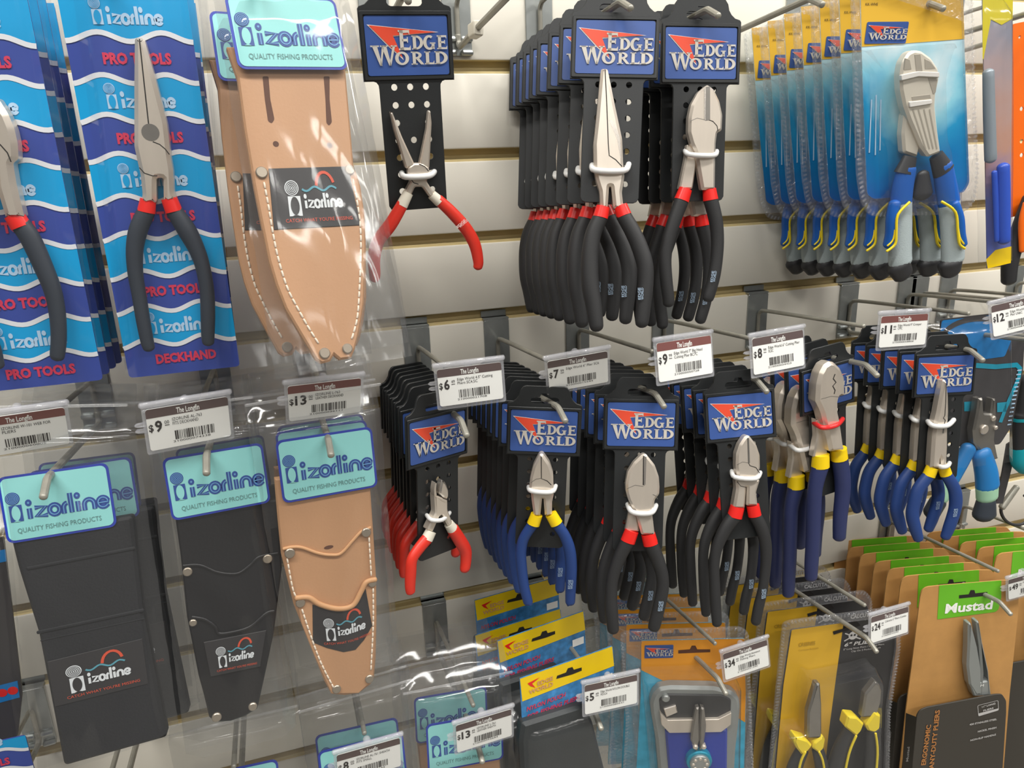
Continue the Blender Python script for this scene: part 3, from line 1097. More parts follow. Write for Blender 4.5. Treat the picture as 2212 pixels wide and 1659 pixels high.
CARDS['crimper'] = dict(
    label='blue handled crimpers held by a red tie, left of the 11.99 tag', y=-.150, fit=dict(syaw=12, ss=.01),
    stk=[(1734.3, 809.6), (1838, 779), (1839, 862), (1735.6, 889.4)], grip='grip_navy', band='band_yellow',
    head=[([(1795, 782), (1783.7, 789), (1774, 807), (1768, 832), (1766, 868), (1773.5, 883), (1778.6, 896), (1783, 915), (1796, 977), (1826.7, 972), (1818, 910), (1814, 893), (1814, 868), (1816.6, 857.8), (1829, 855), (1828, 817), (1819, 797), (1804, 783)], .0165, .012, .003, S),
          ([(1764, 905), (1786, 922), (1788.7, 986), (1758, 988), (1766, 944)], .0080, .007, .0012, S)],
    lines=[([(1804, 808), (1800, 818), (1806, 826), (1799, 834), (1804, 843), (1802, 851)], .0012, .0166, 'seam'), ([(1774, 862), (1796, 856), (1816, 858)], .0004, .0166, 'steel2')],
    grips=[([(1772, 1006), (1761, 1052), (1758, 1102.6), (1756, 1166), (1753, 1216.5), (1752, 1247)], [33, 29, 28, 27, 26, 23], ([(1773, 981), (1772, 1008)], [32, 34]), None),
           ([(1813, 989), (1819, 1026.6), (1820, 1064.6), (1815, 1115), (1813, 1160)], [31, 31, 29, 27, 24], ([(1811, 969), (1813, 991)], [31, 32]), None)],
    ties=[([(1758, 913), (1774, 923), (1791, 923), (1809, 917), (1820, 905)], 9, 'tie_red')])
CARDS['slimnose'] = dict(
    label='blue handled slim long nose pliers on the card right of the 11.99 tag', y=-.158, fit=dict(syaw=14),
    stk=[(1983.6, 771.7), (2102.6, 766.6), (2096.3, 843.8), (1978, 852)], grip='grip_blue', band='band_yellow',
    head=[([(2039, 823), (2032, 858), (2025.5, 893), (2021.7, 908), (2016.6, 944), (2014, 982), (2012, 1012), (2032, 1013), (2034, 990), (2037, 1010), (2047, 1008), (2049, 969), (2049.5, 918.5), (2051.5, 893), (2050.8, 855), (2047, 823.6), (2043, 821)], .0125, .010, .0025, S)],
    lines=[([(2044, 828), (2043, 870), (2041, 898), (2038, 903), (2042, 908), (2040, 916)], .0008, .0126, 'seam'), ([(2039, 922), (2037, 936)], .0016, .0126, 'steel2')],
    grips=[([(2006.5, 1026.6), (1983.7, 1057), (1973.6, 1090), (1971, 1115), (1977.5, 1143), (1984, 1164)], [25, 26, 26, 26, 24, 20], ([(2014, 1009), (2006, 1028)], [25, 26]), None),
           ([(2043, 1024), (2059.7, 1052), (2064.7, 1077), (2062, 1102.6), (2051, 1137), (2042, 1160)], [23, 25, 26, 25, 24, 20], ([(2037, 1006), (2043.5, 1025)], [23, 24]), (2066, 1107, -3))],
    ties=[([(2004, 910), (2012, 918), (2026, 921), (2047, 919), (2060, 907)], 10, 'tie_white'), ([(2028, 1004), (2033, 1009), (2046, 1007), (2051, 1000)], 9, 'tie_white')])

BUILT = {k: plier_card(d) for k, d in CARDS.items()}


# ------------------------------------------------------------------ bags, rivets, stitches
def sheet_noise(seed, n=7):
    r = random.Random(seed)
    W = [(r.uniform(-26, 26), r.uniform(-12, 12), r.uniform(0, 6.3), r.uniform(.25, 1)) for _ in range(n)]
    F = [(r.uniform(-90, 90), r.uniform(-50, 50), r.uniform(0, 6.3), r.uniform(.1, .4)) for _ in range(n)]

    def f(x, z):
        a = sum(q[3] * (1 - 2 * abs(math.sin(q[0] * x * 1.6 + q[1] * z * 1.6 + q[2]))) for q in W) / n
        b = sum(q[3] * math.sin(q[0] * x * 3 + q[1] * z * 3 + q[2]) for q in F) / n
        return a + b
    return f


def bag(pl, px, o, parent, seed, k='bag', amp=.0022, back=.003, nx=26, ny=72, name='poly_bag', seals=(), bulge=.002, fold=1.0):
    """clear bag: a front film standing o in front of the card and a back film, joined along the edges"""
    TL, TR, BR, BL = [np.array(q) for q in pl.pts(px, o * .6)]
    f = sheet_noise(seed)
    mb = MB()
    F, B = [], []
    for j in range(ny + 1):
        for i in range(nx + 1):
            u, v = i / nx, j / ny
            p = (1 - v) * ((1 - u) * TL + u * TR) + v * ((1 - u) * BL + u * BR)
            e = min(1.0, 7 * u, 7 * (1 - u))
            ed = .0012 * f(p[1] * 2, p[0]) * (1 if i in (0, nx) else 0)
            tp = min(1.0, .35 + 4.5 * v) if fold else 1.0
            h = e * o * tp + amp * f(p[0], p[1]) * (.3 + .7 * e) + bulge * math.sin(math.pi * u) * math.sin(math.pi * v)
            h -= fold * .026 * max(0.0, 1 - v / .14) ** 1.2
            h += fold * math.exp(-(v / .13) ** 2) * e * .0010 * math.sin((TL[1] - p[1]) * 620 + 2.5 * math.sin(p[0] * 55 + seed) + 1.5 * f(p[0], p[1]))
            F.append((p[0] + ed, -h, p[1]))
            B.append((p[0] + ed, back + fold * .026 * max(0.0, 1 - v / .14) ** 1.2 + amp * .5 * f(p[1], p[0]) * e if 0 < i < nx else -h, p[1]))
    N = nx + 1
    q = [(j * N + i, j * N + N + i, j * N + N + i + 1, j * N + i + 1) for j in range(ny) for i in range(nx)]
    mb.add(F, q, k)
    mb.add(B, [t[::-1] for t in q], k)
    b = mb.build(name, parent, smooth=80)
    for v in seals:
        m2 = MB()
        a = (1 - v) * TL + v * BL
        c = (1 - v) * TR + v * BR
        m2.tube([(*(a + (c - a) * t),) for t in (0, 1)] and [((a + (c - a) * t)[0], -o - .001, (a + (c - a) * t)[1]) for t in (0.01, .25, .5, .75, .99)], .0011, 'seal', 8, (0, 1, 0), .5)
        m2.build('zip_seal', b, smooth=60)
    return b


def rivet(pl, px, rpx, o, parent, k='rivet', n=18, name='rivet'):
    c = pl.uv(px, o)
    r = rpx * pl.ppm(px, o)
    mb = MB()
    mb.slab(circ(*c, r, n), -o - .0014, -o + .001, k, .0006)
    return mb.build(name, parent, smooth=50)


def stitches(pl, lines, o, parent, k='thread', d=.0046, r=.00065):
    mb = MB()
    for px in lines:
        p = crv(pl.pts(px, o), 8)
        acc, on = 0.0, []
        cum = [0.0]
        for a, b in zip(p, p[1:]):
            cum.append(cum[-1] + float(np.linalg.norm(b - a)))
        n = int(cum[-1] / d)
        ip = lambda s: (np.interp(s, cum, [q[0] for q in p]), np.interp(s, cum, [q[1] for q in p]))
        for i in range(n):
            a, b = ip(i * d + d * .16), ip(i * d + d * .86)
            mb.tube([(a[0], -o + .0001, a[1]), ((a[0] + b[0]) / 2, -o - .0004, (a[1] + b[1]) / 2), (b[0], -o + .0001, b[1])], r, k, 6)
    return mb.build('stitching', parent, smooth=60)


# ------------------------------------------------------------------ printed plier packs, upper left
def wave_pack(pl, right_px, left_px, levels, edge, label, words, name='bagged_pliers', top=-70):
    """striped card with white waves; levels = pixels of the white lines along one edge"""
    t = thing(name, pl, label, 'pliers')
    zl = [pl.uv(q, 0)[1] for q in levels]
    ztop, zb = pl.uv((levels[0][0] - 20, top), 0)[1], pl.uv(right_px[1], 0)[1]
    xr0, xr1 = pl.uv(right_px[0], 0)[0], pl.uv(right_px[1], 0)[0]
    xr = (xr0 + xr1) / 2
    xl = (pl.uv(left_px[0], 0)[0] + pl.uv(left_px[1], 0)[0]) / 2 if left_px else xr - .0735
    W = xr - xl
    A = .0026
    wv = lambda u, i: A * math.sin(2 * math.pi * (2 * u) - math.pi / 2 + .25 * (i % 3))
    N = 28
    mb = MB()
    mb.slab(rpoly([(xl, zb), (xr, zb), (xr, ztop), (xl, ztop)], .003), 0, .0012, 'indigo')
    cur = [[(xl, ztop), (xr, ztop)]] + [[(xl + W * i / N, z + wv(i / N, j)) for i in range(N + 1)] for j, z in enumerate(zl)] + [[(xl, zb), (xr, zb)]]
    for j in range(0, len(cur) - 1, 2):
        a, b = cur[j], cur[j + 1]
        if len(a) == 2:
            a = [(xl + W * i / N, ztop) for i in range(N + 1)]
        if len(b) == 2:
            b = [(xl + W * i / N, zb) for i in range(N + 1)]
        n = len(a)
        mb.add([(q[0], -.0002, q[1]) for q in a + b], [(n + i, n + i + 1, i + 1, i) for i in range(n - 1)], 'cyan')
    for c in cur[1:-1]:
        mb.ribbon(c, .0030, -.0004, 'wave')
    card = mb.build('printed_card', t, smooth=30)
    mb = MB()
    zz = [ztop] + zl + [zb]
    for j in range(len(zz) - 1):
        zm = (zz[j] + zz[j + 1]) / 2 if j else zl[0] + .0125
        if j % 2 == 0:
            izor_mark(mb, xl + W * .235, zm - .0058, .0058, -.0005, 'pale', 'cyan')
            izor_word(mb, xl + W * .345, zm - .0055, W * .43, .0058, -.0005, 'pale')
        else:
            wd = words if j == len(zz) - 2 else 'PRO TOOLS'
            mb.text(wd, xl + W * .53, zm - .0032, .0062, -.0005, 'crimson', w=W * .54, align='C', bold=.05)
    mb.build('printed_words', card, smooth=0)
    return t


def pack_pliers(t, pl, heads, lines, grips, hole=None, o=.012, gr='grip_grey', bd='band_red'):
    mb = MB()
    for px, of, th, ch, k in heads:
        mb.slab(rpoly(pl.pts(px, of), .0015, 3), -of, -of + th, k, ch)
    for px, w_, of, k in lines:
        mb.ribbon(pl.pts(px, of), w_, -of, k)
    if hole:
        c = pl.uv(hole[0], heads[0][1])
        r = hole[1] * pl.ppm(hole[0], .01)
        mb.flat(circ(*c, r, 20), -heads[0][1] - .0001, 'steel2')
    mb.build('plier_head', t)
    for px, ws, band in grips:
        mb = MB()
        px_tube(mb, pl, px, ws, .008, gr, .8)
        g = mb.build('grip', t, smooth=60)
        mb = MB()
        px_tube(mb, pl, band[0], band[1], .008, bd, .85, (False, False))
        mb.build('grip_band', g, smooth=60)


plB = plane((290, 400), -.152)
tB = wave_pack(plB, [(440, 100), (500, 793)], [(170, 180), (268, 812)],
               [(150, 78), (172, 171), (184, 257), (196, 342), (209, 433), (222, 514), (235, 597), (247, 673), (259, 747)], 'L',
               'striped blue pack with black handled long nose pliers, last line of the card starting DECK', 'DECKHAND')
pack_pliers(tB, plB, [([(290, 80), (289, 177), (289, 316), (299, 362), (303, 380), (307, 420), (304, 438), (337, 438), (337, 384), (352, 384), (353, 436), (381, 432), (375, 415), (373, 367), (368, 339), (360, 266), (337, 177), (310, 81)], .0125, .011, .0025, 'steel')],
            [([(301, 84), (311, 177), (321, 268)], .0007, .0126, 'seam'), ([(330, 306), (345, 312), (357, 322), (366, 334)], .0006, .0126, 'seam'), ([(301, 362), (312, 374), (330, 380), (340, 380)], .0006, .0126, 'seam')],
            [([(316.5, 456), (299, 496), (291, 539), (292.5, 590), (301, 640.5), (309, 691), (318, 738), (322, 752)], [38, 40, 37, 33, 31, 30, 28, 25], ([(320, 431), (316, 458)], [34, 39])),
             ([(375, 454), (402.6, 496), (425, 539), (438, 577), (447, 628), (449, 678.5), (449, 725), (450, 740)], [36, 42, 36, 32, 31, 31, 28, 25], ([(365, 428), (376, 457)], [35, 38]))],
            hole=((325, 286), 19))
bag(plB, [(141, -80), (424, -80), (508, 803), (268, 822)], .017, tB, 3, 'sleeve', .0012, fold=0)
back(tB, plB, -.001, .030, -.002, 1, 1.6, 'striped blue pack hanging right behind the pack marked DECK', 'striped packs on the second hook')
back(tB, plB, -.001, .062, -.004, 1, 1.2, 'striped blue pack hanging last behind the pack marked DECK', 'striped packs on the second hook')

plA = plane((60, 400), -.158)
tA = wave_pack(plA, [(95, 94), (208, 822)], None,
               [(95, 90), (109, 177), (124, 271), (135, 353), (151, 443), (164, 524), (177, 605), (190, 681), (202, 757)], 'R',
               'striped blue pack with wide cutter head pliers, cut by the left edge of the photo', 'PRO TOOLS')
pack_pliers(tA, plA, [([(-8, 210), (15, 246), (28, 278), (35, 309), (37, 344), (25, 352), (33, 400), (50, 470), (10, 472), (-10, 405), (-14, 360), (-40, 405), (-52, 470), (-92, 466), (-70, 400), (-62, 352), (-75, 340), (-72, 300), (-55, 250), (-30, 212)], .0135, .012, .003, 'steel')],
            [([(-19, 215), (-17, 300), (0, 312), (16, 330), (24, 350)], .0007, .0136, 'seam')],
            [([(45.6, 486), (66, 516), (94, 577), (114, 628), (124, 678.5), (127, 729), (124, 765), (123, 772)], [44, 45, 42, 38, 35, 33, 31, 28], ([(30, 464), (46, 490)], [44, 46])),
             ([(-82, 486), (-95, 516), (-92, 577), (-75, 628), (-48, 690), (-18, 745), (-8, 780), (-4, 790)], [42, 44, 42, 38, 35, 33, 31, 28], ([(-70, 466), (-83, 490)], [42, 44]))])
bag(plA, [(-180, -80), (70, -80), (216, 828), (-60, 862)], .018, tA, 5, 'sleeve', .0012, fold=0)
pr = plA.uv((124, 271))
stack(tA, plA, pr, [141, 152, 164], 'striped blue pack hanging {} behind the pack at the left edge of the photo', 'striped packs on the first hook', gap=.0235)


# ------------------------------------------------------------------ leather sheaths in bags
AQ = [(-.034, 0), (.034, 0), (.034, -.046), (-.034, -.046)]


def sheath_base(label, aq, y0, body, k, ke, o=.004, name='bagged_sheath', card_o=.006, th=.006, **kw):
    pl = fit(AQ, aq, y0, **kw)
    s = pl.s
    t = thing(name, pl, label, 'sheath')
    mb = MB()
    aqua_sticker(mb, -.034 * s, 0, .068 * s, .046 * s, -card_o)
    mb.build('header_card', t, smooth=0)
    if body:
        mb = MB()
        p = ccw(pl.pts(body, o))
        mb.slab(p, -o, -o + th, k, .0012, side=ke)
        mb.build('leather_body', t)
    return t, pl


# big tan sheath, upper row
tC, plC = sheath_base('long tan leather sheath in a clear bag under a wide aqua card, upper row',
                      [(482, 0), (716, 14), (747, 161), (511, 164)], -.160,
                      [(490, 100), (740, 100), (748, 165), (764, 354), (779, 400), (788, 460), (791, 527), (787, 653), (777, 715), (767, 754), (759, 773), (735, 777), (722, 766), (714, 780), (696, 785), (683, 777), (650, 722), (617, 666), (597, 615), (582, 564), (564, 476), (549, 400), (528, 275), (513, 165)],
                      'tan', 'tan_edge', card_o=.0085, sy=.006, syaw=8)
mb = MB()
o = .0041
for px in ([(567, 165), (580, 165), (584, 215), (593, 258), (587, 267), (579, 262), (572, 215)], [(699, 165), (712, 165), (712, 215), (717, 264), (711, 272), (705, 266), (703, 215)]):
    mb.flat(rpoly(plC.pts(px, o), .001), -o, 'hole')
for q in ((596, 311), (712, 314)):
    mb.flat(circ(*plC.uv(q, o), 6.5 * plC.ppm(q, o), 12), -o, 'hole')
mb.build('belt_slot', tC, smooth=0)
mb = MB()
pq = plC.pts([(580, 364), (752, 359), (779, 486), (592, 496)], .0046)
mb.slab(pq, -.0046, -.0035, 'patch', .0002)
pt = mb.build('sewn_patch', tC)
mb = MB()
patch_logo(mb, 0, 0, 1.0, .66, -.0050)
a, b, c, d = [np.array(q) for q in pq]
mb.v = [(*((1 + z / .66) * ((1 - x) * a + x * b) + (-z / .66) * ((1 - x) * d + x * c)),)[:1] + (-.0050 if y > -.0051 else -.0052,) + (((1 + z / .66) * ((1 - x) * a + x * b) + (-z / .66) * ((1 - x) * d + x * c))[1],) for x, y, z in mb.v]
mb.build('patch_print', pt, smooth=0)
for q, r in (((565, 373), 13), ((755, 367), 11), ((701, 763), 12), ((750, 753), 11)):
    rivet(plC, q, r, .0042, tC)
stitches(plC, [[(570, 392), (580, 445), (589, 500), (598, 545), (607, 580), (622, 625), (640, 660), (665, 705), (692, 748)], [(762, 385), (773, 445), (779, 500), (779, 560), (776, 630), (771, 690), (757, 740)]], .0042, tC)
bag(plC, [(455, -80), (752, -80), (900, 766), (600, 818)], .014, tC, 11, amp=.0034, fold=.3)
q = plC.uv((511, 164))
back(tC, plC, -.0110, .042, -.003, -2, 2.2, 'tan leather sheath in a bag showing to the left behind the long tan sheath', 'bagged tan sheaths in the upper row')
back(tC, plC, .004, .075, -.010, 2, -1.5, 'tan leather sheath in a bag hanging last behind the long tan sheath', 'bagged tan sheaths in the upper row')

# black webbing pouch
tW, plW = sheath_base('black webbing pouch in a clear bag, leftmost of the three lower sheaths',
                      [(0, 1030), (236, 995), (258, 1133), (22, 1170)], -.152, None, 'bweb', 'bweb', sy=.006, syaw=8)
mb = MB()
p = plW.pts([(22, 1160), (285, 1115), (307, 1316), (361, 1593), (138, 1656), (83, 1369), (39, 1228)], .005)
mb.slab(rpoly(p, .003), -.005, .006, 'bweb', .002)
mb.build('web_body', tW)
mb = MB()
for a, b, w in ((((82, 1366), (309, 1318)), 0, .0024), (((88, 1384), (312, 1336)), 0, .0008), (((60, 1228), (290, 1184)), 0, .0024)):
    mb.tube([(u[0], -.0052, u[1]) for u in plW.pts(a, .005)], w * .5, 'bweb', 8, (0, 1, 0), .5)
mb.build('fold_seam', tW)
mb = MB()
pq = plW.pts([(102, 1430), (307, 1380), (320, 1477), (119, 1527)], .0056)
mb.slab(pq, -.0056, -.0045, 'patch', .0002)
pt = mb.build('sewn_patch', tW)


def put_patch(pq, y, parent, fn=None):
    mb = MB()
    patch_logo(mb, 0, 0, 1.0, .66, 0)
    a, b, c, d = [np.array(q) for q in pq]
    out = []
    for x, yy, z in mb.v:
        v = -z / .66
        q = (1 - v) * ((1 - x) * a + x * b) + v * ((1 - x) * d + x * c)
        if fn:
            q = q + np.array([0, fn(x)])
        out.append((q[0], y + yy, q[1]))
    mb.v = out
    return mb.build('patch_print', parent, smooth=0)


put_patch(pq, -.0060, pt)
bag(plW, [(-55, 835), (275, 835), (384, 1578), (75, 1680)], .012, tW, 21, amp=.0034, seals=(.05,))
back(tW, plW, .008, .034, -.010, 0, -.8, 'black webbing pouch in a clear bag hanging right behind the front one', 'bagged webbing pouches')
back(tW, plW, .004, .070, -.018, 0, .8, 'black webbing pouch in a clear bag hanging last on its hook', 'bagged webbing pouches')

# black leather sheath
tL, plL = sheath_base('black leather sheath in a clear bag, middle of the three lower sheaths',
                      [(350, 988), (566, 951), (582, 1082), (374, 1121)], -.152,
                      [(376, 1100), (598, 1080), (609, 1228), (592, 1366), (570, 1470), (556, 1532), (530, 1548), (498, 1559), (466, 1561), (452, 1550), (440, 1500), (429, 1460), (404, 1333), (390, 1200)],
                      'bleather', 'bleather', sy=.006, syaw=8)


def lip(pl, px, o, r, k, parent, name='pocket_lip'):
    mb = MB()
    mb.tube([(u[0], -o, u[1]) for u in crv(pl.pts(px, o), 6)], r, k, 8, (0, 1, 0), .8)
    return mb.build(name, parent, smooth=60)


lip(plL, [(396, 1222), (432, 1221), (470, 1236), (512, 1239), (540, 1221), (560, 1203), (600, 1195)], .0046, .0010, 'bleather', tL)
lip(plL, [(415, 1333), (442, 1338), (465, 1354), (472, 1368), (500, 1366), (540, 1354), (575, 1325), (592, 1320)], .0050, .0012, 'bleather', tL)
mb = MB()
pq = plL.pts([(440, 1388), (575, 1362), (562, 1440), (455, 1462)], .0052)
mb.slab(pq, -.0052, -.0035, 'patch', .0002)
pt = mb.build('sewn_patch', tL)
put_patch(pq, -.0056, pt)
for q, r in (((405, 1235), 10), ((578, 1207), 10), ((417, 1345), 8), ((468, 1549), 10), ((546, 1526), 9)):
    rivet(plL, q, r, .0045, tL)
bag(plL, [(302, 845), (540, 815), (645, 1575), (402, 1640)], .012, tL, 31, amp=.0034, seals=(.05,))
back(tL, plL, -.004, .034, -.013, 0, .6, 'black leather sheath in a clear bag hanging right behind the front one', 'bagged black leather sheaths')
back(tL, plL, -.001, .070, -.018, 0, -.8, 'black leather sheath in a clear bag hanging last on its hook', 'bagged black leather sheaths')

# small tan sheath with two curved pockets
tT, plT = sheath_base('tan leather sheath with two curved pockets in a clear bag, below the 13.00 tag',
                      [(592, 949), (800, 917), (812, 1047), (611, 1083)], -.155,
                      [(593, 1035), (797, 1010), (806, 1140), (813, 1250), (814, 1338), (812, 1420), (808, 1468), (800, 1480), (775, 1499), (745, 1503), (716, 1500), (700, 1470), (672, 1400), (634, 1305), (608, 1200), (600, 1120)],
                      'tan', 'tan_edge', sy=.006, syaw=8)
lip(plT, [(612, 1186), (630, 1182), (652, 1183), (687, 1195), (715, 1199), (737, 1195), (762, 1168), (780, 1149), (800, 1140)], .0048, .0013, 'tan_edge', tT)
lip(plT, [(640, 1292), (667, 1291), (692, 1306), (730, 1315), (762, 1308), (780, 1278), (791, 1258), (811, 1252)], .0060, .0022, 'tan_edge', tT)
mb = MB()
p = plT.pts([(640, 1292), (667, 1293), (692, 1308), (730, 1317), (762, 1310), (780, 1280), (791, 1260), (812, 1254), (813, 1340), (807, 1468), (775, 1498), (716, 1499), (680, 1420), (650, 1345)], .0056)
mb.slab(p, -.0056, -.0035, 'tan', .0006, side='tan_edge')
mb.build('front_pocket', tT)
mb = MB()
p = plT.pts([(675, 1306), (692, 1312), (730, 1320), (764, 1314), (783, 1284), (790, 1272), (804, 1352), (787, 1382), (768, 1404), (742, 1409), (706, 1400), (676, 1388)], .0060)
mb.slab(p, -.0060, -.0050, 'patch', .0002)
pt = mb.build('sewn_patch', tT)
put_patch(plT.pts([(672, 1318), (806, 1290), (812, 1372), (682, 1400)], .0064), -.0064, pt, lambda x: -.0045 * math.sin(math.pi * x))
mb = MB()
mb.flat(circ(*plT.uv((710, 1182), .0041), 10 * plT.ppm((710, 1182), .004), 12, 4 * plT.ppm((710, 1182), .004)), -.0042, 'hole')
mb.build('thumb_hole', tT, smooth=0)
for q, r in (((626, 1195), 11), ((791, 1150), 10), ((649, 1302), 10), ((804, 1259), 9), ((727, 1488), 9), ((798, 1466), 9)):
    rivet(plT, q, r, .0058, tT)
stitches(plT, [[(620, 1205), (632, 1270), (641, 1292)], [(797, 1160), (802, 1245)], [(652, 1315), (672, 1375), (695, 1435), (728, 1499)], [(806, 1270), (806, 1350), (801, 1450)]], .0058, tT)
bag(plT, [(520, 835), (818, 790), (872, 1480), (644, 1540)], .012, tT, 41, amp=.0034, seals=(.05,))
back(tT, plT, 0, .034, -.005, 0, .5, 'two pocket tan sheath in a clear bag hanging right behind the front one', 'bagged small tan sheaths')
back(tT, plT, .001, .070, -.012, 0, -.8, 'two pocket tan sheath in a clear bag hanging last on its hook', 'bagged small tan sheaths')


# ------------------------------------------------------------------ hooks of the middle and lower rows
HK = dict(dz=-.0287, drop=.038)
hook(-.158, 3, 'zinc hook carrying the leftmost lower sheath', **HK)
hook(-.059, 3, 'zinc hook carrying the black leather sheath', **HK)
hook(.025, 3, 'zinc hook carrying the tan sheath with two curved pockets', **HK)
hook(.126, 3, 'zinc hook carrying the small red handled cutters', **HK)
hook(.207, 3, 'zinc hook carrying the blue handled diagonal cutters', **HK)
hook(.295, 3, 'zinc hook carrying the big head cutters', **HK)
hook(.395, 3, 'zinc hook carrying the slim black grip cutters', **HK)
hook(.514, 3, 'zinc hook carrying the blue handled crimpers', **HK)
hook(.640, 3, 'zinc hook carrying the slim long nose pliers', **HK)
hook(.745, 3, 'zinc hook between the 12.99 tag and the yellow ended pack', **HK)
for k, lb in (('needle', 'lone red handled pliers'), ('longnose', 'upper long nose pliers'), ('bigcutter', 'upper diagonal cutters')):
    pl = BUILT[k][1]
    zp = ZG - (-1) * PIT - .067 + .085 * -pl.M[1, 3]
    hook(pl.M[0, 3] - .002, -1, 'zinc hook carrying the ' + lb, dz=-.0287, drop=.038 + zp - pl.M[2, 3] - .001, peg=-pl.M[1, 3] + .016)
hook(.182, -1, 'empty zinc hook with a white clip, right of the lone red handled pliers', clip=True, **HK)
hook(.422, -1, 'empty zinc hook right of the upper diagonal cutters', **HK)
hook(-.075, -1, 'zinc hook carrying the striped pack marked DECK', **HK)
hook(.012, -1, 'zinc hook carrying the long tan sheath', **HK)
for x, lb in ((.028, 'bag under the 8.00 tag'), (.124, 'bag under the 13.49 tag'), (.238, 'yellow topped pouches'), (.371, 'orange blister packs'), (.553, 'yellow and black blister packs'), (.739, 'brown cards with green labels'), (-.077, 'bag at the bottom edge below the black leather sheath'), (-.172, 'bag below the black webbing pouch')):
    hook(x, 7, 'zinc hook carrying the ' + lb, **HK)

# ------------------------------------------------------------------ cards further back on each hook
HL = (-.0325, -.0045)


def st(k, xs, fmt, group, **kw):
    t, pl = BUILT[k]
    return stack(t, pl, (HL[0] * pl.s, HL[1] * pl.s), xs, fmt, group, **kw)


st('longnose', [1206, 1180, 1154, 1136, 1119, 1108, 1099], 'black grip pliers card {} behind the front card of the upper left stack', 'cards of the upper left stack', yaws=[-1, -1, 0, 0, 0, 1, 1], gap=0.0182)
st('bigcutter', [1422, 1409, 1397], 'black grip cutters card {} behind the front card of the upper right stack', 'cards of the upper right stack', shift=(('plier_head', 'grip', 'cable_tie'), (.004, 0, -.020)), yaws=[1, 0, -1], gap=0.0185)
st('mini', [860, 853, 847, 841, 836, 831, 826], 'red handled cutters card {} behind the front card of the small red stack', 'cards of the small red stack', yaws=[1, 0, 1, -1, 1, 0, 1], gap=.0170)
st('bluecut', [1077, 1064, 1054, 1046, 1038, 1030, 1023], 'blue handled cutters card {} behind the front card of the blue cutters stack', 'cards of the blue cutters stack', yaws=[1, -1, 1, 0, 1, -1, 0], gap=0.0165)
st('bighead', [1286, 1272, 1260, 1248, 1238], 'black grip cutters card {} behind the front big head cutters', 'cards of the big head stack', yaws=[1, -1, 1, 1, 0], gap=0.0195)
st('sixinch', [1500, 1486, 1471, 1458], 'black grip cutters card {} behind the front slim cutters', 'cards of the slim cutters stack', yaws=[1, -1, 1, 0], gap=0.0195)
st('crimper', [1703, 1682, 1660], 'blue handled crimpers card {} behind the red tied crimpers', 'cards of the crimpers stack', shift=(('plier_head', 'grip', 'cable_tie'), (-.012, 0, -.026)), yaws=[2, 4, 3], swap=('cable_tie', 'tie_white'), gap=0.0225)
st('slimnose', [1945, 1916, 1891, 1870], 'blue handled long nose card {} behind the front slim long nose pliers', 'cards of the slim long nose stack', yaws=[1, 0, -1, 1], gap=0.0212)


# ------------------------------------------------------------------ price tags
def price_tag(d):
    px, y0, band, big, cents, l1, l2, label = d
    W, H = .052, .031
    pl = fit([(-W / 2, 0), (W / 2, 0), (W / 2, -H), (-W / 2, -H)], px, y0, sy=.006, ss=.06, syaw=22, sp=16)
    s = pl.s
    W, H = W * s, H * s
    t = thing('price_tag', pl, label, 'price tag', 'price tags on the hooks')
    mb = MB()
    e = .0022
    mb.slab(rrect(-W / 2 - e, -H - e * 1.4, W / 2 + e, e * 1.9, .0015), -.0012, -.0009, 'holder_face')
    mb.slab(rrect(-W / 2 - e, -H - e * 1.4, W / 2 + e, e * 1.9, .0015), .0006, .0012, 'holder')
    mb.tube([(-W / 2 - e, .0002, e * 1.5), (0, .0002, e * 1.5), (W / 2 + e, .0002, e * 1.5)], .0021, 'holder', 10)
    mb.build('clear_holder', t)
    mb = MB()
    mb.slab(rrect(-W / 2, -H, W / 2, 0, .0018), -.0005, .0002, 'white')
    pap = mb.build('paper_label', t)
    mb = MB()
    b = .215 * H
    mb.flat([(-W / 2, -b), (W / 2, -b)] + [(x, z) for x, z in rrect(-W / 2, -b, W / 2, 0, .0018) if z > -b * .5], -.0006, band)
    mb.text('The Longfin', 0, -b * .86, H * .135, -.0007, 'white', w=W * .28, align='C', bold=.02)
    y = -.0007
    x = -W * .485
    mb.text('$', x, -H * .53, H * .17, y, 'ink', w=W * .055, bold=.02)
    wd = .085 if len(big) == 1 else .155
    mb.text(big, x + W * .075, -H * .55, H * .26, y, 'ink', w=W * wd, bold=.03)
    xc = x + W * (.105 + wd)
    mb.text(cents, xc, -H * .40, H * .085, y, 'ink', w=W * .055)
    mb.box(xc, y, -H * .44, xc + W * .055, y + .0001, -H * .425, 'ink')
    xl = xc + W * .095
    mb.text(l1, xl, -H * .355, H * .078, y, 'ink', w=min(W * .62, W * .024 * len(l1)))
    if l2:
        mb.text(l2, xl, -H * .455, H * .078, y, 'ink', w=min(W * .55, W * .024 * len(l2)))
    r = random.Random(label)
    q = -W * .19
    while q < W * .29:
        bw = r.choice((.0003, .0003, .0006, .0009))
        mb.flat([(q, -H * .82), (q + bw, -H * .82), (q + bw, -H * .60), (q, -H * .60)], y, 'ink')
        q += bw + r.choice((.0003, .0005, .0008))
    mb.text('2100000' + str(r.randint(10000, 99999)), -W * .22, -H * .885, H * .05, y, 'ink', w=W * .46)
    mb.build('label_print', pap, smooth=0)
    mb = MB()
    xk = -W / 2 - e
    for z in (-H * .38, -H * .52):
        mb.slab(rpoly([(xk + .004, z - .0016), (xk + .004, z + .0016), (xk - .0035, z + .0013), (xk - .0052, z), (xk - .0035, z - .001)], .0004), .0012, .0035, 'holder')
    mb.tube([(0, .003, -.0006), (0, .0085, -.0006)], .0032, 'holder', 10, (1, 0, 0))
    mb.build('arm_clip', t)
    return pl


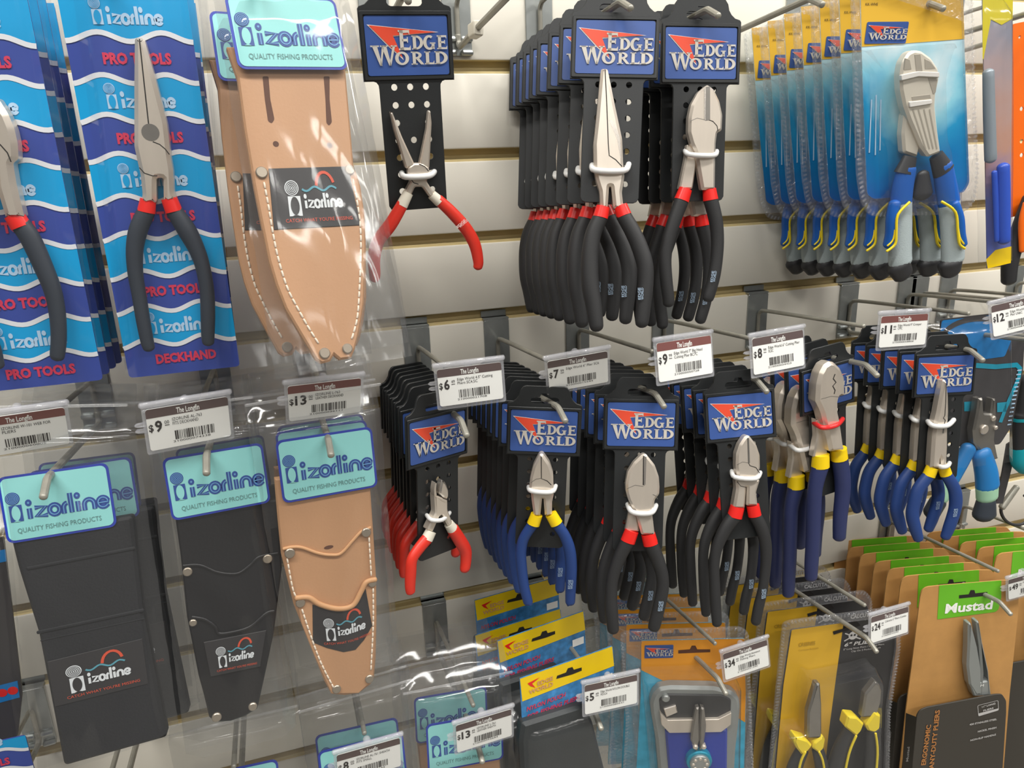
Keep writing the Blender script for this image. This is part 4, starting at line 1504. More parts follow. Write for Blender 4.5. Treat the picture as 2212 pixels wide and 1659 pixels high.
B_, M_ = 'brown', 'maroon'
TAGS = [
    ([(-66, 909), (137, 879), (152, 957), (-48, 990)], -.170, M_, '6', '00', 'IZORLINE W-101 WEB FOR', 'PLIERS', 'price tag cut by the left edge, above the black webbing pouch'),
    ([(312, 885), (491, 857), (499, 940), (326, 975)], -.170, B_, '9', '00', 'IZORLINE AL-763', 'FITS DECKHAND', 'price tag reading 9.00 with a dark brown band above the black leather sheath'),
    ([(624, 834), (776, 817), (782, 888), (621, 910)], -.168, M_, '13', '00', 'IZORLINE L-763', 'LEATHER DECKHAND', 'price tag reading 13.00 with a maroon band above the tan sheath'),
    ([(942, 797), (1082, 784), (1087, 858), (952, 880)], -.168, B_, '6', '49', 'Edge World 4.5" Cutting', 'Pliers SC4.5C', 'price tag reading 6.49 above the small red handled cutters'),
    ([(1182, 779), (1311, 760), (1314, 822), (1187, 849)], -.168, B_, '7', '99', 'Edge World 6" Plier SC6', '', 'price tag reading 7.99 above the blue handled diagonal cutters'),
    ([(1416, 742), (1535, 724), (1538, 806), (1425, 826)], -.168, M_, '9', '99', 'Edge World 7" Big Head', 'Cutting Plier BC7C', 'price tag reading 9.99 with a maroon band above the big head cutters'),
    ([(1622, 732), (1735, 712), (1735, 789), (1630, 810)], -.168, B_, '8', '99', 'Edge World 6" Cutting Plier', 'SC6C', 'price tag reading 8.99 above the slim black grip cutters'),
    ([(1905, 682), (2002.7, 680), (1999, 741), (1896, 752.7)], -.180, M_, '11', '99', 'Edge World 9" Crimper', 'CP9C', 'price tag reading 11.99 with a maroon band'),
    ([(2140, 661), (2246, 637), (2251, 702), (2146, 728)], -.180, B_, '12', '99', 'Edge World 6" Split', 'Plier LN6C', 'price tag reading 12.99 at the right edge of the photo'),
    ([(2177, 1253), (2262, 1229), (2262, 1272), (2179, 1294)], -.168, B_, '49', '99', 'Mustad 11" Pliers', '', 'price tag reading 49.99 at the right edge above the brown cards'),
    ([(1881, 1334), (1961, 1309), (1960, 1366), (1881, 1388)], -.165, B_, '24', '99', 'Calcutta 6" Pliers Combo', '', 'price tag reading 24.99 over the yellow and black blister pack'),
    ([(1560, 1414), (1656, 1380), (1660, 1438), (1568, 1467)], -.165, B_, '34', '99', 'Edge World Aluminum', 'Fishing Pliers', 'price tag reading 34.99 over the orange blister pack'),
    ([(1263, 1481), (1375, 1456), (1376, 1518.5), (1263, 1542.6)], -.185, B_, '5', '49', 'Edge World NYLON DOUBLE', 'POUCH', 'price tag reading 5.49 over the yellow topped pouches'),
    ([(984, 1566), (1104, 1532), (1105, 1587), (988, 1626)], -.190, B_, '13', '49', 'IZORLINE L-761', 'LEATHER SHEATH', 'price tag reading 13.49 over the lowest aqua card'),
    ([(728, 1632), (862, 1592), (867, 1654), (730, 1692)], -.185, B_, '8', '00', 'IZORLINE AL-761 SHEATH', 'FITS SMALL', 'price tag reading 8.00 at the bottom edge'),
]
TPL = [price_tag(d) for d in TAGS]
for d, p in zip(TAGS, TPL):
    0 and print('TAG', d[3], d[4], np.round(p.M[:3, 3] - np.array([0, 0, CAM[2]]), 3), round(p.s, 3), [round(math.degrees(math.asin(v)), 1) for v in (p.M[1, 0], p.M[2, 0])])


# ------------------------------------------------------------------ blister packs
def shell(pl, outer, inner, o, parent, bubble=None, ob=.018, r=.006):
    """clear tray: crimped rim, face and, over the tools, a raised window"""
    a, b = rpoly(pl.pts(outer, .003), r), rpoly(pl.pts(inner, .004), r * .8)
    mb = MB()
    mb.slab(a, -.0045, -.0015, 'blister_rim', .0012, [b])
    p = crv(a, 1, True)
    n = max(20, int(len(a)))
    sh = mb.build('blister_shell', parent, smooth=60)
    mb = MB()
    cum = [0.0]
    a2 = a + [a[0]]
    for u, v in zip(a2, a2[1:]):
        cum.append(cum[-1] + math.hypot(v[0] - u[0], v[1] - u[1]))
    cen = np.mean(np.array(a), 0)
    k = int(cum[-1] / .0042)
    for i in range(k):
        s_ = i * cum[-1] / k
        x, z = np.interp(s_, cum, [q[0] for q in a2]), np.interp(s_, cum, [q[1] for q in a2])
        d = cen - np.array([x, z])
        d = d / np.linalg.norm(d)
        mb.tube([(x + d[0] * .0006, -.0046, z + d[1] * .0006), (x + d[0] * .0034, -.0046, z + d[1] * .0034)], .0010, 'blister_rim', 6, (0, 1, 0), .6)
    mb.build('crimped_edge', sh, smooth=60)
    if bubble:
        mb = MB()
        q = rpoly(pl.pts(bubble, ob), .004)
        f = ccw(inset(ccw(q), .004))
        q = ccw(q)
        mb.tess([f], -ob, 'blister')
        n = len(q)
        mb.add([(x, -ob, z) for x, z in f] + [(x, -ob * .75, z) for x, z in q] + [(x, -.003, z) for x, z in q],
               [(i, n + i, n + (i + 1) % n, (i + 1) % n) for i in range(n)] + [(n + i, 2 * n + i, 2 * n + (i + 1) % n, n + (i + 1) % n) for i in range(n)], 'blister')
        mb.build('blister_window', parent, smooth=30)
    return sh


MT['ocean'] = ramp_print('printed_ocean_glare', [(0, (40, 52, 132)), (.22, (52, 88, 168)), (.45, (24, 120, 180)), (.7, (40, 146, 196)), (.85, (140, 206, 226)), (1, (226, 240, 244))], 'Z', -.135, .060, .30, 30, glare=((.0, 0, -.004), .050, .38))  # ocean print, its pale centre and top painted in for blister glare
MT['satin'] = mat('satin_plier_head', (222, 214, 198), .4, .2)
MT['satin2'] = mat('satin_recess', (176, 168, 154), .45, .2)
MT['gold'] = mat('printed_gold', (232, 184, 62), .4)
MT['g_blue'] = mat('rubber_blue', (24, 92, 178), .42)
MT['g_grey'] = mat('rubber_pale_grey', (170, 182, 184), .5, bump=.3, bscale=1600)
MT['g_black'] = mat('rubber_black', (48, 48, 50), .45)
MT['g_yellow'] = mat('rubber_yellow', (240, 214, 40), .4)

plG = plane((1980, 230), -.160, -9, 5)
tG = thing('blister_pliers', plG, 'big blue and grey handled cutters in the front clear blister pack', 'blister pack')
mb = MB()
inn = [(1858, -40), (2078, -60), (2082, 60), (2088, 230), (2094, 395), (2082, 416), (1888, 430), (1873, 420), (1866, 257), (1861, 100)]
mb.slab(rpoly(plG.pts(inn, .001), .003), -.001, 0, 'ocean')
top = plG.pts([(1858, -40), (2078, -60), (2083, 84), (1861, 101)], .001)
mb.flat(top, -.0013, 'gold')
bk = mb.build('backing_card', tG)
mb = MB()
q = plG.pts([(1873, 51), (1964, 43), (1964, 91), (1874, 97)], .0016)
ew_sticker(mb, q[0][0], (q[0][1] + q[1][1]) / 2, q[1][0] - q[0][0], (q[0][1] + q[1][1]) / 2 - (q[2][1] + q[3][1]) / 2, -.0018)
mb.build('printed_sticker', bk, smooth=0)
mb = MB()
mb.text('KK-WHS', *plG.uv((1870, 12), .002), .0022, -.0016, 'ink', w=.011)
for i, px in enumerate([((1883, 215), (1878, 330)), ((1893, 205), (1891, 335)), ((1903, 215), (1901, 325))]):
    mb.ribbon(plG.pts(px, .0016), .0012, -.0015, 'pale')
mb.build('printed_lines', bk, smooth=0)
mb = MB()
HD = [([(1950, 290), (1953, 330), (1983, 340), (1992, 305), (1985, 240), (1955, 245)], .0125, .008),
      ([(1963, 114), (1951, 134), (1946, 160), (1947, 194), (1954, 229), (1966, 262), (1990, 318), (2006, 340), (2034, 329), (2028, 286), (2022, 229), (2024, 200), (2031, 171), (2029, 149), (2014, 126), (1992, 110), (1976, 108)], .0165, .009)]
for px, of, th in HD:
    mb.slab(rpoly(plG.pts(px, of), .002), -of, -of + th, 'satin', .002)
for px, k, of in (([(1947, 162), (1985, 154), (2030, 156), (2030, 167), (1985, 165), (1948, 174)], 'ew_white', .0185), ([(1975, 117), (1989, 116), (1994, 154), (1979, 155)], 'satin2', .0168), ([(2004, 168), (2026, 170), (2022, 200), (2016, 205)], 'satin2', .0168),
                  ([(1956, 125), (1966, 128), (1970, 150), (1952, 152)], 'satin2', .0168), ([(1997, 126), (2010, 132), (2022, 148), (1998, 150)], 'satin2', .0168),
                  ([(1968, 208), (2010, 203), (2012, 213), (1970, 218)], 'satin2', .0167), ([(1964, 220), (2014, 215), (2014, 224), (1966, 232)], 'ew_white', .0180)):
    mb.slab(rpoly(plG.pts(px, of), .0008), -of, -.0155, k, .0004)
for i in range(4):
    mb.ribbon(plG.pts([(1972 + i * 12, 236), (2000 + i * 8, 322)], .0167), .0012, -.0167, 'satin2')
mb.build('plier_head', tG)
mb = MB()
px_tube(mb, plG, [(1994, 376), (1993, 395), (1992, 418)], [26, 34, 44], .010, 'g_black', .6)
mb.build('return_spring', tG, smooth=60)


def big_grip(pl, t, path, ws, foot, fw, stripe, collar, cw, o=.012):
    mb = MB()
    px_tube(mb, pl, path[:3], ws[:3], o, 'g_blue', .62)
    g = mb.build('grip', t, smooth=60)
    mb = MB()
    px_tube(mb, pl, path[2:], ws[2:], o, 'g_grey', .63)
    mb.build('grip_sleeve', g, smooth=60)
    mb = MB()
    px_tube(mb, pl, foot, fw, o, 'g_black', .66)
    mb.build('grip_foot', g, smooth=60)
    mb = MB()
    px_tube(mb, pl, collar, cw, o, 'g_black', .6, (False, False))
    mb.build('grip_collar', g, smooth=60)
    for j, (sp, k, w_, oo) in enumerate(stripe):
        mb = MB()
        of = o + .0095 + oo
        u = crv([(*pl.uv(q, of),) for q in sp], 4)
        mb.tube([(a[0], -of + .004 * (abs(i - len(u) / 2) / len(u)) ** 2, a[1]) for i, a in enumerate(u)], w_, k, 8)
        mb.build('grip_stripe', g, smooth=60)


big_grip(plG, tG, [(1958, 366), (1950, 405), (1946, 440), (1946, 495), (1944, 548), (1945, 566)], [42, 45, 46, 46, 48, 48],
         [(1941, 575), (1950, 592)], [50, 42],
         [([(1966, 437), (1940, 464), (1936, 500), (1934, 527), (1917, 543)], 'g_yellow', .0012, .0005), ([(1934, 440), (1927, 470), (1925, 505), (1921, 530)], 'g_blue', .0052, -.0050), ([(1933, 478), (1930, 515), (1918, 531)], 'g_yellow', .0008, -.0004)],
         [(1966, 338), (1953, 375)], [30, 46])
big_grip(plG, tG, [(2036, 360), (2044, 405), (2050, 440), (2055, 495), (2058, 540), (2058, 560)], [42, 45, 45, 45, 47, 47],
         [(2052, 570), (2053, 586)], [50, 42],
         [([(2036, 436), (2064, 458), (2069, 500), (2073, 527), (2085, 537)], 'g_yellow', .0012, .0005), ([(2062, 440), (2071, 470), (2074, 505), (2079, 528)], 'g_blue', .0046, -.0044), ([(2069, 478), (2073, 512), (2083, 527)], 'g_yellow', .0008, -.0004)],
         [(2022, 335), (2038, 370)], [30, 46])
shell(plG, [(1838, -30), (2098, -50), (2104, 180), (2112, 371), (2106, 430), (2092, 452), (2070, 462), (1905, 468), (1876, 466), (1859, 432), (1851, 380), (1845, 200)], inn, .004, tG,
      [(1868, 108), (2078, 92), (2066, 120), (2053, 165), (2056, 300), (2066, 330), (2074, 440), (1930, 455), (1926, 330), (1905, 230), (1904, 165)], .0215)
r0 = plG.uv((1846, 257), .003)
stack(tG, plG, r0, [1813, 1775, 1735, 1695, 1655, 1622], 'blue and grey handled cutters in a clear blister, {} behind the front one', 'blister packs of big cutters', gap=.0235)
hook(.540, -1, 'zinc hook carrying the big cutters in blister packs', **HK)

# ------------------------------------------------------------------ narrow yellow ended pack and orange card, upper right
MT['lemon'] = mat('printed_lemon', (206, 190, 40), .4)
MT['sun'] = mat('printed_yellow', (242, 204, 14), .4)
MT['mauve'] = ramp_print('printed_mauve', [(0, (80, 100, 180)), (.3, (120, 124, 176)), (.5, (184, 140, 122)), (.7, (176, 150, 146)), (1, (128, 140, 160))], 'Z', -.13, .12, .3, 40)
MT['orange'] = mat('orange_card', (246, 110, 20), .4)
MT['rod'] = mat('grey_sharpening_rod', (150, 160, 168), .4, .3)
MT['g_cobalt'] = mat('cobalt_handle', (46, 84, 190), .35)
plH = plane((2155, 300), -.140, -10)
tH = thing('sharpener_pack', plH, 'narrow clear pack with yellow ends and a grey sharpening rod', 'tool pack')
mb = MB()
mb.slab(plH.pts([(2122, -40), (2188, -50), (2183, 568), (2133, 580)]), 0, .0012, 'mauve')
mb.flat(plH.pts([(2122, -40), (2188, -50), (2187, 40), (2163, 54), (2140, 42), (2124, 128), (2122, 128)]), -.0003, 'lemon')
mb.flat(plH.pts([(2130, 560), (2150, 540), (2184, 532), (2183, 568), (2133, 580)]), -.0003, 'sun')
mb.build('backing_card', tH)
mb = MB()
px_tube(mb, plH, [(2135, 156), (2137, 250), (2140, 344)], [24, 25, 25], .008, 'rod', .8)
mb.build('sharpening_rod', tH, smooth=60)
for px, w_ in (([(2148, 372), (2151, 440), (2153, 520)], [12, 12, 10]), ([(2167, 360), (2168, 440), (2169, 520)], [26, 27, 25])):
    mb = MB()
    px_tube(mb, plH, px, [w_[0], w_[1], w_[2]], .008, 'g_cobalt', .8)
    mb.build('handle', tH, smooth=60)
bag(plH, [(2116, -60), (2190, -66), (2187, 560), (2128, 572)], .014, tH, 51, 'sleeve', .0012, nx=12, ny=30)
back(tH, plH, -.012, .045, -.002, 3, 0, 'narrow clear pack with yellow ends hanging behind the first', 'narrow yellow ended packs')
hook(.672, -1, 'zinc hook carrying the narrow yellow ended packs', **HK)

plI = plane((2200, 300), -.105, -8)
tI = thing('carded_pliers', plI, 'orange and black handled pliers on an orange card at the right edge', 'pliers')
mb = MB()
mb.slab(rpoly(plI.pts([(2188, 52), (2290, 30), (2282, 450), (2180, 470)]), .002), 0, .0012, 'orange', holes=[circ(*plI.uv((2203, 80)), .0016, 10)] + [circ(*plI.uv((2207, y)), .0022, 10) for y in (235, 305, 335)])
mb.build('hang_card', tI)
mb = MB()
px_tube(mb, plI, [(2226, 430), (2202, 500), (2183, 560), (2179, 606)], [34, 36, 34, 30], .010, 'g_black', .8)
g = mb.build('grip', tI, smooth=60)
mb = MB()
px_tube(mb, plI, [(2218, 440), (2210, 480), (2209, 540)], [18, 20, 16], .019, 'orange', .5)
mb.build('grip_inlay', g, smooth=60)
mb = MB()
px_tube(mb, plI, [(2228, 430), (2240, 500), (2244, 580), (2238, 640)], [34, 36, 34, 30], .010, 'g_black', .8)
mb.build('grip', tI, smooth=60)
hook(.745, -1, 'zinc hook carrying the orange carded pliers', **HK)

# ------------------------------------------------------------------ aqua framed pack, teal handle and ring, right of the slim pliers
MT['p_blue'] = mat('printed_bright_blue', (30, 122, 190), .4)
MT['p_char'] = mat('printed_charcoal', (66, 64, 66), .45)
MT['p_aqua'] = mat('printed_aqua_line', (30, 150, 178), .4)
MT['mint'] = mat('mint_rubber', (160, 204, 172), .5)
MT['teal'] = mat('teal_rubber', (10, 164, 178), .45)
plJ = plane((2120, 850), -.112, yaw_from((2034, 686), (2120, 676), -.112))
tJ = thing('bagged_pliers', plJ, 'grey pliers with blue and mint handles in a pack framed in aqua', 'pliers')
mb = MB()
mb.slab(rpoly(plJ.pts([(2032, 690), (2190, 672), (2214, 720), (2210, 800), (2186, 920), (2160, 960), (2060, 965), (2026, 900)]), .004), 0, .0012, 'p_char')
mb.flat(rpoly(plJ.pts([(2034, 692), (2188, 676), (2186, 730), (2170, 770), (2110, 778), (2024, 776)]), .003), -.0003, 'p_blue')
mb.ribbon(crv(plJ.pts([(2030, 740), (2045, 712), (2075, 695), (2110, 688), (2150, 690)]), 5), .006, -.0006, 'p_char')
mb.ribbon(plJ.pts([(2090, 788), (2150, 792), (2195, 788), (2203, 796), (2200, 815), (2172, 880), (2160, 912)]), .0055, -.0006, 'p_aqua')
for c in ([(2082, 868), (2104, 866), (2100, 888), (2082, 888)], [(2153, 870), (2173, 868), (2173, 889), (2153, 890)]):
    mb.flat(plJ.pts(c), -.0006, 'p_aqua')
for i in range(14):
    y = 800 + i * 9
    mb.ribbon(plJ.pts([(2196 - i * 1.6, y), (2206 - i * 1.8, y - 1)]), .0016, -.0007, 'pale')
mb.build('printed_card', tJ)
mb = MB()
for px, of in (([(2116, 862), (2125, 860), (2127, 893), (2142, 894), (2146, 862), (2153, 862), (2154, 905), (2150, 950), (2158, 990), (2136, 1000), (2118, 975), (2106, 958), (2104, 930), (2112, 890)], .012),):
    mb.slab(rpoly(plJ.pts(px, of), .001), -of, -.003, 'steel2', .002)
for q, r in (((2126, 928), 9), ((2146, 904), 5), ((2151, 924), 4)):
    mb.slab(circ(*plJ.uv(q, .013), r * plJ.ppm(q, .013), 14), -.0145, -.011, 'steel', .001)
mb.build('plier_head', tJ)
mb = MB()
px_tube(mb, plJ, [(2120, 980), (2130, 1020), (2133, 1048)], [36, 42, 44], .010, 'p_blue', .7)
g = mb.build('grip', tJ, smooth=60)
mb = MB()
px_tube(mb, plJ, [(2132, 1050), (2132, 1072)], [42, 40], .010, 'mint', .7)
mb.build('grip_sleeve', g, smooth=60)
mb = MB()
px_tube(mb, plJ, [(2130, 1082), (2126, 1110)], [36, 44], .010, 'grip_grey', .7)
mb.build('grip_foot', g, smooth=60)
mb = MB()
px_tube(mb, plJ, [(2092, 968), (2074, 1000), (2050, 1040)], [30, 32, 34], .006, 'p_blue', .7)
g = mb.build('grip', tJ, smooth=60)
mb = MB()
px_tube(mb, plJ, [(2048, 1046), (2030, 1076)], [34, 32], .006, 'mint', .7)
mb.build('grip_sleeve', g, smooth=60)
mb = MB()
px_tube(mb, plJ, [(2026, 1084), (2012, 1108)], [34, 34], .006, 'grip_grey', .7)
mb.build('grip_foot', g, smooth=60)
bag(plJ, [(2018, 680), (2196, 662), (2200, 990), (2040, 1010)], .018, tJ, 61, 'sleeve', .0018, nx=18, ny=24)

plK = plane((2205, 930), -.095, -5)
tK = thing('teal_tool', plK, 'black tool with teal handle bands at the right edge', 'tool')
mb = MB()
px_tube(mb, plK, [(2222, 820), (2216, 880), (2212, 898)], [40, 48, 52], .010, 'g_black', .7)
mb.build('tool_body', tK, smooth=60)
mb = MB()
px_tube(mb, plK, [(2212, 896), (2212, 902)], [52, 52], .010, 'teal', .72, (False, False))
mb.build('handle_band', tK, smooth=60)
mb = MB()
px_tube(mb, plK, [(2212, 904), (2210, 935), (2211, 966)], [50, 48, 50], .010, 'g_black', .72, (False, False))
mb.build('handle', tK, smooth=60)
mb = MB()
px_tube(mb, plK, [(2211, 962), (2212, 990), (2218, 1006)], [50, 50, 40], .010, 'teal', .74)
mb.build('handle_end', tK, smooth=60)
mb = MB()
mb.slab(plK.pts([(2176, 960), (2192, 950), (2186, 1010), (2166, 1088), (2152, 1088), (2166, 1020)]), 0, .002, 'p_char')
mb.build('sheath_strap', tK)
plR = plane((2200, 1095), -.085, 0)
tR = thing('carabiner', plR, 'black ring shaped carabiner with a grey gate above the green labels', 'carabiner')
mb = MB()
u = [plR.uv((2196 + 34 * math.cos(a), 1100 + 34 * math.sin(a)), .004) for a in np.linspace(-2.2 + 1.15, 3.15, 22)]
mb.tube([(a, -.004, b) for a, b in u], .0019, 'g_black', 10)
mb.build('ring', tR, smooth=60)
mb = MB()
px_tube(mb, plR, [(2164, 1096), (2180, 1074), (2196, 1052)], [11, 11, 10], .004, 'wire', 1)
mb.build('gate', tR, smooth=60)
hook(.725, 3, 'zinc hook carrying the aqua framed pack', **HK)
hook(.79, 3, 'zinc hook carrying the teal banded tool', **HK)
hook(.90, 3, 'zinc hook carrying the black carabiner', **HK)


# ------------------------------------------------------------------ bottom row: bagged sheaths with only their tops in view
def low_sheath(label, aq, y0, bagq, body, k, ke, seed):
    t, pl = sheath_base(label, aq, y0, body, k, ke, sy=.006, syaw=8)
    bag(pl, bagq, .012, t, seed, amp=.0034, seals=(.06,))
    return t, pl


tM, plM = low_sheath('bagged black sheath below the middle sheath, only its aqua corner in view', [(405, 1672), (600, 1630), (612, 1745), (420, 1790)], -.150,
                     [(352, 1560), (642, 1492), (690, 1900), (420, 1950)], [(425, 1760), (608, 1725), (620, 1900), (450, 1920)], 'bleather', 'bleather', 71)
tE, plE = low_sheath('bagged black sheath under the 8.00 tag', [(685, 1617), (868, 1573), (880, 1690), (700, 1735)], -.155,
                     [(640, 1512), (888, 1440), (915, 1800), (690, 1850)], [(700, 1700), (875, 1665), (890, 1850), (720, 1880)], 'bleather', 'bleather', 72)
q = plE.uv((685, 1617))
back(tE, plE, -.001, .022, -.002, 0, 0, 'bagged black sheath hanging behind the bag under the 8.00 tag', 'bagged sheaths under the 8.00 tag')
tF, plF = low_sheath('bagged tan sheath under the 13.49 tag', [(915.7, 1560), (1083, 1526), (1082, 1633), (925, 1659)], -.155,
                     [(866, 1468), (1104, 1420), (1125, 1800), (890, 1850)], [(925, 1640), (1078, 1612), (1090, 1800), (945, 1830)], 'tan', 'tan_edge', 73)
q = plF.uv((915.7, 1560))
back(tF, plF, -.003, .040, -.002, 0, 0, 'bagged tan sheath hanging behind the bag under the 13.49 tag', 'bagged sheaths under the 13.49 tag')

# lower left corner: packs mostly outside the picture
plN = plane((20, 1640), -.10)
tN = wave_pack(plN, [(70, 1590), (86, 1760)], None, [(58, 1612), (62, 1652), (66, 1700)], 'R', 'striped blue pack at the lower left corner', 'PRO TOOLS', top=1592)
plO = plane((10, 1450), -.055)
tO = thing('carded_tool', plO, 'dark pack with a blue band and red dots behind the webbing pouch', 'tool pack')
mb = MB()
mb.slab(rpoly(plO.pts([(-90, 1175), (8, 1160), (48, 1500), (38, 1590), (-60, 1620)]), .002), 0, .002, 'p_char')
mb.flat(plO.pts([(-60, 1495), (38, 1470), (43, 1506), (-60, 1534)]), -.0003, 'p_blue')
mb.flat(plO.pts([(-80, 1205), (12, 1186), (15, 1212), (-80, 1232)]), -.0003, 'p_blue')
for q in ((28, 1491), (5, 1496), (-18, 1502)):
    mb.flat(circ(*plO.uv(q), 10 * plO.ppm(q), 14), -.0006, 'band_red')
mb.build('backing_card', tO)
bag(plO, [(-110, 1140), (16, 1118), (60, 1620), (-70, 1650)], .008, tO, 81, 'sleeve', .0012, nx=14, ny=24)
hook(-.262, 7, 'zinc hook carrying the dark pack with red dots', **HK)

# ------------------------------------------------------------------ yellow topped nylon pouches
MT['splash'] = mat('printed_splash_blue', (64, 132, 188), .4, noise=.35, nscale=120)
MT['nylon'] = mat('black_nylon', (52, 56, 58), .5, noise=.10, nscale=30, bump=.12, bscale=600)
ya = yaw_from((1123, 1466), (1322, 1396), -.172)
plP = plane((1222, 1430), -.172, ya)
tP = thing('nylon_pouch', plP, 'black nylon pouch with a yellow header, front one under the 5.49 tag', 'pouch')
mb = MB()
sl = [plP.uv(p) for p in ((1201, 1466), (1203, 1459), (1222, 1452), (1226, 1443), (1236, 1440), (1239, 1446), (1256, 1441), (1256, 1448), (1236, 1456), (1222, 1460))]
mb.slab(plP.pts([(1123, 1466), (1322, 1396), (1324, 1400), (1328, 1500), (1128, 1562), (1126, 1520)]), 0, .001, 'splash')
mb.flat(plP.pts([(1123, 1466), (1322, 1396), (1326, 1438), (1128, 1515)]), -.0003, 'sun')
hd = mb.build('header_card', tP)
mb = MB()
mb.flat(sl, -.0005, 'seam')
a, b, d_ = np.array(plP.uv((1136, 1473))), np.array(plP.uv((1194, 1452))), np.array(plP.uv((1140, 1502)))
e1, e2 = b - a, d_ - a
for px in ([(.04, .12), (.50, .0), (.20, .25), (.30, .62), (.12, .36)],):
    mb.flat([tuple(a + e1 * u + e2 * v) for u, v in px], -.0006, 'band_red')
rt = math.atan2(e1[1], e1[0])
for wd, u, v, w_ in (('EDGE', .38, .52, .58), ('WORLD', .04, .92, .9)):
    c = a + e1 * u + e2 * v
    mb.text(wd, c[0], c[1], .0042, -.0008, 'tan_edge', w=float(np.linalg.norm(e1)) * w_, rot=rt, bold=.03)
for wd, p0, p1 in (('NYLON POUCH', (1137, 1536), (1220, 1504)), ('FOR FISHING PLIERS', (1138, 1553), (1252, 1509))):
    u0, u1 = np.array(plP.uv(p0)), np.array(plP.uv(p1))
    mb.text(wd, u0[0], u0[1], .0046, -.0006, 'crimson', w=float(np.linalg.norm(u1 - u0)), rot=math.atan2(u1[1] - u0[1], u1[0] - u0[0]), bold=.03, shear=.2)
mb.build('header_print', hd, smooth=0)
mb = MB()
mb.box(*[plP.uv((1296, 1462))[0], -.0006, plP.uv((1296, 1478))[1]], plP.uv((1322, 1462))[0], -.0005, plP.uv((1296, 1462))[1], 'white')
mb.build('barcode_patch', hd, smooth=0)
mb = MB()
mb.slab(rpoly(plP.pts([(1127, 1562), (1262, 1520), (1280, 1560), (1330, 1760), (1132, 1800), (1122, 1600)], .006), .003), -.008, .002, 'nylon', .003)
mb.build('pouch_body', tP)
bag(plP, [(1118, 1556), (1330, 1490), (1350, 1790), (1122, 1830)], .012, tP, 91, 'sleeve', .002, nx=16, ny=24)
back(tP, plP, -.004, .055, .003, 2, 0, 'nylon pouch with a yellow header, second on its hook', 'yellow topped pouches')
back(tP, plP, -.016, .090, -.012, 0, 0, 'nylon pouch with a yellow header, third on its hook', 'yellow topped pouches')
back(tP, plP, -.006, .124, .004, -1, 0, 'nylon pouch with a yellow header, rearmost against the wall', 'yellow topped pouches')

# ------------------------------------------------------------------ orange blister pack with blue sheathed pliers
MT['o_gold'] = mat('printed_amber', (238, 158, 44), .4)
MT['o_sea'] = mat('printed_sea', (76, 172, 204), .4, noise=.25, nscale=60)
MT['cobalt'] = mat('cobalt_sheath', (34, 58, 158), .35)
MT['alu'] = mat('grey_aluminium', (150, 154, 152), .4, .35)
MT['p_teal'] = mat('anodised_teal', (20, 150, 178), .3, .3)
yq = yaw_from((1385, 1384), (1608, 1379), -.128)
plQ = plane((1500, 1480), -.128, yq)
tQ = thing('blister_pliers', plQ, 'fishing pliers with a blue sheath in the front orange blister pack', 'blister pack')
mb = MB()
inn = [(1385, 1384), (1608, 1379), (1612, 1500), (1606, 1720), (1370, 1740), (1384, 1500)]
mb.slab(rpoly(plQ.pts(inn), .002), 0, .001, 'o_sea')
mb.flat(plQ.pts([(1385, 1384), (1608, 1379), (1611, 1500), (1609, 1560), (1560, 1528), (1500, 1500), (1440, 1474), (1385, 1447)]), -.0003, 'o_gold')
bk = mb.build('backing_card', tQ)
mb = MB()
q = plQ.pts([(1392.5, 1393.5), (1454.5, 1391.5), (1455, 1419), (1392.5, 1421)])
ew_sticker(mb, q[0][0], q[0][1], q[1][0] - q[0][0], q[0][1] - q[3][1], -.0009)
mb.flat([plQ.uv(p) for p in ((1465, 1404), (1490, 1402), (1494, 1394), (1502, 1394), (1506, 1402), (1534, 1402), (1534, 1408), (1465, 1411))], -.0005, 'hole')
mb.build('printed_sticker', bk, smooth=0)
mb = MB()
out = [(1405, 1520), (1411, 1502), (1424, 1488), (1448, 1484), (1544, 1486), (1583, 1496), (1597, 1510), (1600, 1530), (1597, 1560), (1590, 1621), (1583, 1740), (1430, 1745), (1417, 1597), (1407, 1540)]
mb.slab(rpoly(plQ.pts(out, .012), .003), -.012, -.001, 'alu', .003)
sb = mb.build('sheath_rim', tQ)
mb = MB()
mb.slab(rpoly(plQ.pts([(1424, 1510), (1440, 1500), (1560, 1502), (1580, 1512), (1578, 1556), (1556, 1570), (1450, 1572), (1428, 1556)], .0135), .003), -.0135, -.010, 'g_black', .001)
mb.slab(rpoly(plQ.pts([(1426, 1540), (1442, 1556), (1552, 1554), (1580, 1540), (1579, 1566), (1558, 1582), (1446, 1584), (1429, 1566)], .0170), .001), -.0170, -.010, 'steel', .0005)
mb.slab(circ(*plQ.uv((1439, 1511), .0160), .0042, 14), -.0160, -.012, 'zinc', .001)
mb.slab(plQ.pts([(1434, 1532), (1460, 1524), (1464, 1540), (1440, 1550)], .016), -.016, -.013, 'edge', .0008)
mb.build('sheath_window', tQ)
mb = MB()
mb.slab(rpoly(plQ.pts([(1437, 1578), (1572, 1576), (1570, 1740), (1452, 1745)], .0150), .002), -.0150, -.010, 'cobalt', .002)
mb.build('sheath_face', tQ)
mb = MB()
for px in ([(1503, 1531), (1511, 1529), (1512, 1600), (1505, 1624), (1492, 1600), (1498, 1560)], [(1514, 1529), (1522, 1531), (1526, 1570), (1521, 1610), (1512, 1622), (1512, 1560)]):
    mb.slab(rpoly(plQ.pts(px, .022), .001), -.022, -.016, 'steel2', .0015)
for q in ((1503, 1616), (1521, 1616)):
    mb.slab(circ(*plQ.uv(q, .024), .0028, 12), -.024, -.018, 'steel', .001)
mb.build('plier_head', tQ)
mb = MB()
c = plQ.uv((1512, 1650), .024)
mb.slab(circ(*c, .0135, 30), -.022, -.014, 'p_teal', .001)
